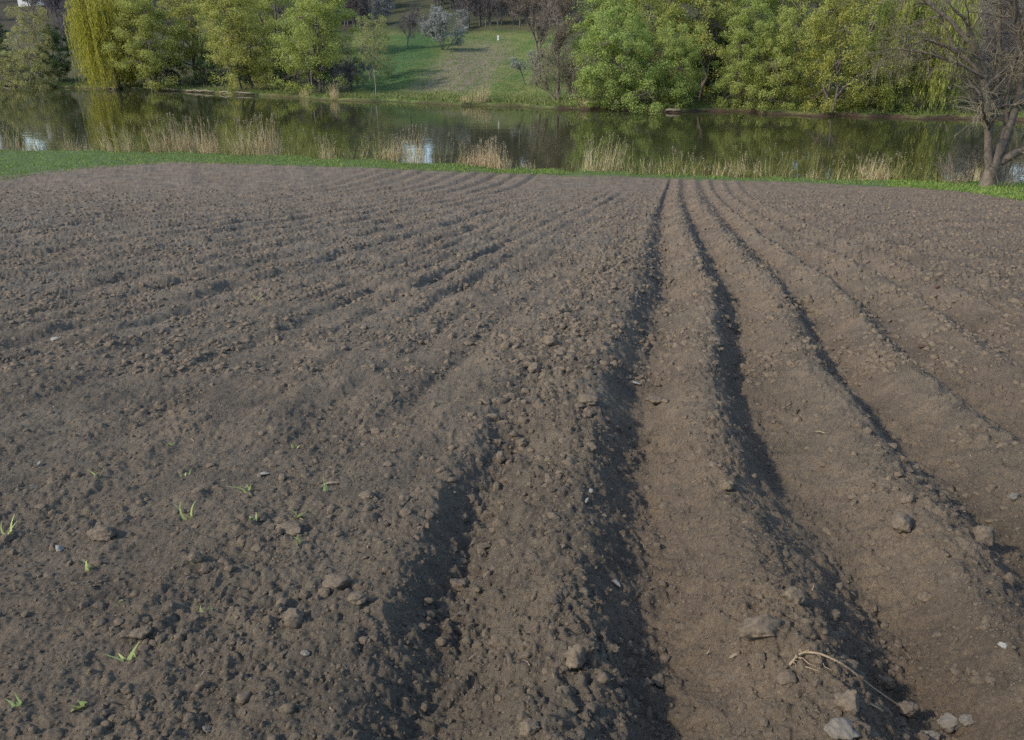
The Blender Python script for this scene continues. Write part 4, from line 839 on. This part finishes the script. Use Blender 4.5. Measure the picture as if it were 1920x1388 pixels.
# ------------------------------------------------------------------ clods, stones, sprouts and straw on the field
def lump(seed, sub, facets=6, crag=0.45):
    rng = np.random.default_rng(seed); bm = bmesh.new(); bmesh.ops.create_icosphere(bm, subdivisions=sub, radius=1.0)
    V = np.array([v.co[:] for v in bm.verts]); F = np.array([[v.index for v in f.verts] for f in bm.faces]); bm.free()
    for k in range(facets):
        n_ = unit(rng.normal(size=3)); h_ = rng.uniform(0.45, 0.85); s = V @ n_; V = V - np.maximum(s - h_, 0)[:, None] * n_ * 0.85
    q = noise(V[:, 0] * 2.1 + seed, V[:, 1] * 2.1 + V[:, 2] * 1.7, seed) * 0.28 + noise(V[:, 0] * 5 + V[:, 2] * 3, V[:, 1] * 5 - V[:, 2] * 4, seed + 1) * 0.14
    if sub > 2: q = q + (np.abs(noise(V[:, 0] * 5 + V[:, 2] * 4, V[:, 1] * 5 - V[:, 2] * 3, seed + 2)) - 0.2) * crag + noise(V[:, 0] * 12 + V[:, 2] * 9, V[:, 1] * 12 - V[:, 2] * 7, seed + 3) * 0.12 * min(1, crag * 2.5)
    return V * (1 + q)[:, None], F
# crumbs too many to count, one mass
rng = np.random.default_rng(77); protos = [lump(300 + k, 3) for k in range(10)]
NC = 42000; y = 1.2 + 13 * rng.random(NC) ** 1.7; x = rng.uniform(-1, 1, NC) * (half_width(y) - 0.2)
jr = np.clip(np.searchsorted(GY, y), 0, len(GY) - 1); ir = np.clip(((x / half_width(y) + 1) * 0.5 * (NX - 1)).astype(int), 0, NX - 1)
keep = rng.random(NC) < np.clip((ROUGH[jr, ir] - 0.15) * 1.1, 0.1, 1) * np.clip(patch[jr, ir], 0.25, 1.2); x = x[keep]; y = y[keep]; k = len(x)
# extra clods in the rough band beside the first furrow
yb = rng.uniform(2.5, 11, 520); xb = np.interp(yb, GY, crestB) - 0.45 + rng.normal(size=520) * 0.17; x = np.concatenate([x, xb]); y = np.concatenate([y, yb]); k = len(x)
rad = 0.004 + 0.024 * rng.random(k) ** 6; rad[-520:] = 0.008 + 0.030 * rng.random(520) ** 2.6; rad *= np.clip(0.75 + y / 14, 0.8, 1.4); z = ground_z(x, y)
nf = 34000; yf = 1.1 + 5.5 * rng.random(nf) ** 1.3; xf = rng.uniform(-1, 1, nf) * (half_width(yf) - 0.2); rf_ = 0.0025 + 0.0055 * rng.random(nf) ** 2
nm = 46000; ym = 5 + 27 * rng.random(nm) ** 1.5; xm = rng.uniform(-1, 1, nm) * (half_width(ym) - 0.2); rm_ = (0.008 + 0.034 * rng.random(nm) ** 3.2) * np.clip(0.7 + ym / 22, 0.8, 1.6)
jm = np.clip(np.searchsorted(GY, ym), 0, len(GY) - 1); im = np.clip(((xm / half_width(ym) + 1) * 0.5 * (NX - 1)).astype(int), 0, NX - 1)
km = (rng.random(nm) < np.clip((ROUGH[jm, im] - 0.1) * np.clip(patch[jm, im] + 0.25, 0.3, 1.3), 0.15, 1)) & (soilm[jm, im] > 0.9); xm, ym, rm_ = xm[km], ym[km], rm_[km]
x = np.concatenate([x, xf, xm]); y = np.concatenate([y, yf, ym]); rad = np.concatenate([rad, rf_, rm_]); z = ground_z(x, y); k = len(x)
meshes = [make_mesh('crumb', v_, f_, M['clod']) for v_, f_ in protos]
scatter('soil_crumbs', meshes, np.stack([x, y, z - rad * 0.12], 1), rng.uniform(-3, 3, (k, 3)) * [0.15, 0.15, 1], rad[:, None] * np.array([1.15, 1.0, 0.8]) * rng.uniform(0.75, 1.25, (k, 3)), np.arange(k) % 10, 'crumbs and small clods of soil strewn over the field', 'soil crumbs')

def lump_at(name, u, v, wpx, hpx, label, cat, mat, seed, sink=0.5, group=None, rz=None):
    p = hit(u, v + hpx * 0.3); s = px_size(p); a = wpx * 0.5 * s; b = max(0.010, hpx * 0.5 * s * 0.85)
    v_, f_ = lump(seed, 4, 8, 0.3 if cat == 'clod' else 0.08); w = v_ * [a, (a + b) * 0.45, b]; ang = (seed * 1.3) % 0.6 - 0.3; c, s_ = cos(ang), sin(ang)
    w = np.stack([w[:, 0] * c - w[:, 1] * s_, w[:, 0] * s_ + w[:, 1] * c, w[:, 2] - w[:, 2].min() - sink * b], 1)
    o = add(name, make_mesh(name, w, f_, mat), None, tuple(p)); tag(o, label, cat, group); return o
for i, (u, v, w, h, lb) in enumerate([
    (628, 1092, 62, 38, 'large reddish-brown clod left of the shaded left furrow'), (672, 1122, 38, 26, 'rounded clod just below the large reddish-brown one'), (195, 998, 58, 32, 'brown clod with a dark shadow below, left foreground'),
    (548, 992, 66, 20, 'long low clod, flat and dark edged, left foreground'), (366, 1046, 32, 26, 'round clod right of centre of the left foreground'), (550, 1152, 42, 30, 'greyish clod left of a small dark hollow'),
    (268, 1182, 44, 28, 'lumpy clod pair, larger one, left foreground'), (240, 1190, 30, 22, 'lumpy clod pair, smaller left one'), (1424, 1172, 84, 60, 'big flat slab of dry earth on the ridge crest, right foreground'),
    (1486, 1118, 44, 40, 'square clod on the ridge crest above the big slab'), (1080, 1228, 42, 62, 'tall clod at the lip of the second furrow'), (994, 1362, 42, 40, 'grey clod at the bottom edge left of the second furrow'),
    (1655, 1274, 44, 40, 'grey clod in the shaded furrow beside the dry stalk'), (1845, 1004, 58, 56, 'knobbly clod standing on the ridge at the right edge'), (1690, 978, 56, 48, 'clod bulging from the ridge crest at right'),
    (1100, 748, 44, 26, 'clod on the crest beside the second furrow, middle distance'), (864, 1094, 44, 42, 'broken clod at the mouth of the left furrow'), (1150, 1215, 24, 18, 'small clod inside the shaded second furrow'),
    (1700, 1330, 44, 36, 'clod at the tip of the dry stalk'), (1590, 1310, 56, 60, 'blunt clod on the crest under the dry stalk'), (690, 926, 34, 24, 'clod near the top of the left furrow'), (940, 856, 22, 30, 'upright clod at the start of the left furrow'),
    (980, 830, 26, 22, 'small clod above the start of the left furrow'), (1030, 640, 30, 26, 'clod in the rough strip beside the second furrow'), (1000, 690, 34, 30, 'dark clod with deep cracks in the rough strip'), (1060, 580, 26, 20, 'far clod in the rough strip'), (780, 690, 22, 18, 'dark clod lying alone on the raked ground'),
    (1735, 1120, 30, 22, 'small clod on the bright slope at right'), (1360, 905, 30, 34, 'clod on the crest of the middle ridge'), (1230, 750, 44, 22, 'crumbly dark clod on the inner ridge, middle distance')]):
    lump_at('soil_clod', u, v, w, h, lb, 'clod', M['clod'], 400 + i, group='larger clods on the field')
for i, (u, v, w, h, lb) in enumerate([
    (105, 636, 18, 10, 'pale stone far left on the raked ground'), (63, 914, 15, 12, 'small yellowish stone at the left edge'), (112, 1027, 16, 22, 'small pale stone in the left foreground'), (76, 870, 8, 16, 'tiny upright pale stone at the left'),
    (1574, 1366, 66, 44, 'large pale rounded stone at the bottom right'), (1778, 1352, 40, 38, 'grey stone in the bottom right corner'), (1812, 1350, 30, 24, 'pale angular stone in the bottom right corner'), (1742, 1376, 36, 26, 'pale stone cut by the bottom edge at right'), (1902, 932, 26, 18, 'bluish grey stone at the right edge'), (390, 1366, 24, 20, 'rounded stone at the bottom edge, left'), (573, 1222, 20, 16, 'small pale stone left of the shaded furrow'), (1878, 1212, 18, 16, 'small white stone on the ridge at the right edge')]):
    lump_at('stone', u, v, w, h, lb, 'stone', M['stone'] if i not in (0, 2, 3, 11) else M['chip'], 500 + i, group='stones on the field')
# pale chips and dead leaves: small curled pieces
def chip(u, v, L, W, ang, label, mat, name='wood_chip', cat='chip'):
    p = hit(u, v); s = px_size(p); L *= s; W *= s; t = np.linspace(-0.5, 0.5, 7); V = []
    for q in t:
        wv = W * 0.5 * math.sqrt(max(0.04, 1 - (2 * q) ** 2)); zc = 0.35 * L * (0.25 - q * q) + 0.006
        for a, dz in ((-1, 0.002), (0, 0), (1, 0.002)): V.append((q * L, a * wv, zc + dz))
        for a, dz in ((1, -0.002), (-1, -0.002)): V.append((q * L, a * wv, zc + dz))
    V = np.array(V); F = []
    for i in range(6):
        for k in range(5): F.append((i * 5 + k, i * 5 + (k + 1) % 5, i * 5 + 5 + (k + 1) % 5, i * 5 + 5 + k))
    c, s_ = cos(ang), sin(ang); V = np.stack([V[:, 0] * c - V[:, 1] * s_, V[:, 0] * s_ + V[:, 1] * c, V[:, 2]], 1)
    o = add(name, make_mesh(name, V, [np.array(F), np.array([[0, 1, 2, 3, 4], [34, 33, 32, 31, 30]])], mat, True), None, tuple(p)); tag(o, label, cat)
chip(1153, 1096, 30, 9, -1.0, 'white curved chip in the shaded second furrow, foreground', M['chip'])
chip(1190, 721, 22, 9, -0.5, 'white chip in the shaded second furrow, middle distance', M['chip'])
chip(1108, 925, 14, 8, 1.4, 'pale chip on the lip of the second furrow', M['chip'])
chip(1100, 945, 20, 5, 1.2, 'thin pale sliver just below the chip on the furrow lip', M['chip'])
chip(495, 893, 20, 9, 0.2, 'pinkish curled flake among the left sprouts', M['chip'])
chip(1378, 1234, 34, 6, 0.5, 'straw fragment left of the dry stalk', M['straw'], 'straw_fragment', 'straw')
chip(1540, 815, 24, 6, -0.6, 'straw fragment on the ridge crest at right', M['straw'], 'straw_fragment', 'straw')
chip(1640, 1330, 30, 5, -0.7, 'pale straw bit in the furrow below the dry stalk', M['straw'], 'straw_fragment', 'straw')
chip(620, 910, 34, 6, 0.3, 'pale straw bit lying near the left furrow', M['straw'], 'straw_fragment', 'straw')
chip(1728, 652, 18, 12, 0.5, 'dark red-brown dead leaf in the far right rows', M['dead_leaf'], 'dead_leaf', 'leaf')
chip(1756, 543, 18, 10, 0.9, 'dark dead leaf farther up the right rows', M['dead_leaf'], 'dead_leaf', 'leaf')
# dry stalk across the ridge
path = [(1478, 1252), (1500, 1236), (1535, 1242), (1580, 1266), (1630, 1300), (1690, 1332)]
P = np.array([hit(u, v) for u, v in path]); P[:, 2] += np.array([0.006, 0.022, 0.028, 0.030, 0.024, 0.008])
tt = np.linspace(0, 5, 26); P = np.stack([np.interp(tt, np.arange(6), P[:, k]) for k in range(3)], 1); w = np.hanning(7); w /= w.sum()
P = np.stack([np.convolve(np.pad(P[:, k], 3, 'edge'), w, 'valid') for k in range(3)], 1); o0 = P[0].copy(); P = P - o0
ds = empty('dry_stalk', tuple(o0)); tag(ds, 'long dry straw-coloured stalk lying across the ridge, right foreground', 'stalk')
add('stem', make_mesh('stem', *tubes([(P, np.linspace(0.0040, 0.0022, 26), 6)]), M['straw'], True), ds)
rng = np.random.default_rng(3); rt = []
for k in range(9):
    q = P[rng.integers(0, 9)]; e = q + np.array([rng.uniform(-0.03, 0.07), rng.uniform(-0.07, 0.02), rng.uniform(-0.02, 0.012)]); rt.append((curve(q, e, 0.01, 5, rng, 0.08), np.linspace(0.003, 0.001, 5), 4))
for R_ in rt[:9]: pass
root = add('root', make_mesh('root', *tubes(rt), M['straw'], True), ds); root['kind'] = 'stuff'
# sprouts
rng = np.random.default_rng(8)
for u, v, h, nb, lb in ((360, 972, 46, 4, 'pale green onion-like sprout, tallest of the left foreground'), (14, 1003, 42, 4, 'bright green sprout at the left edge'), (168, 1068, 34, 4, 'yellow-green sprout below the brown clod'), (240, 1240, 30, 5, 'yellow-green sprout lowest in the left foreground'),
                      (152, 1330, 26, 5, 'dark green sprout near the bottom left corner'), (34, 1325, 26, 3, 'thin sprout in the bottom left corner'), (462, 922, 28, 5, 'green tuft sprout above the long low clod'), (476, 976, 18, 3, 'small green sprout directly left of the long low clod'), (556, 974, 26, 4, 'pale sprout at the right end of the long low clod'), (614, 922, 30, 3, 'pale bent sprout close to the left furrow'),
                      (184, 897, 26, 3, 'thin yellowish sprout at the upper left'), (316, 838, 22, 3, 'thin sprout farthest back in the middle left'), (552, 842, 24, 3, 'yellowish sprout farthest back near the furrow'), (565, 1018, 18, 3, 'tiny sprout under the long low clod'), (390, 1145, 20, 3, 'tiny sprout beside the greyish clod'), (345, 895, 16, 3, 'faint sprout between the upper left ones'), (232, 1130, 16, 3, 'faint sprout above the lumpy clod pair'), (480, 565, 20, 5, 'faint yellow-green tuft far out on the raked ground')):
    p = hit(u, v); s = px_size(p); o = empty('sprout', tuple(p)); tag(o, lb, 'sprout', 'sprouts on the raked ground')
    for k in range(nb):
        V, F, _ = strips(np.array([[rng.normal() * 0.01, rng.normal() * 0.01, -0.005]]), unit(np.array([[rng.normal() * 0.55, rng.normal() * 0.4, 1.0]])), np.array([h * s * rng.uniform(0.5, 1.1)]), np.array([0.006 + 0.003 * rng.random()]), np.array([0.5]), rng, 6)
        V[:, 2] = np.maximum(V[:, 2], -0.005); add('leaf', make_mesh('leaf', V, F, M['sprout'], True), o)
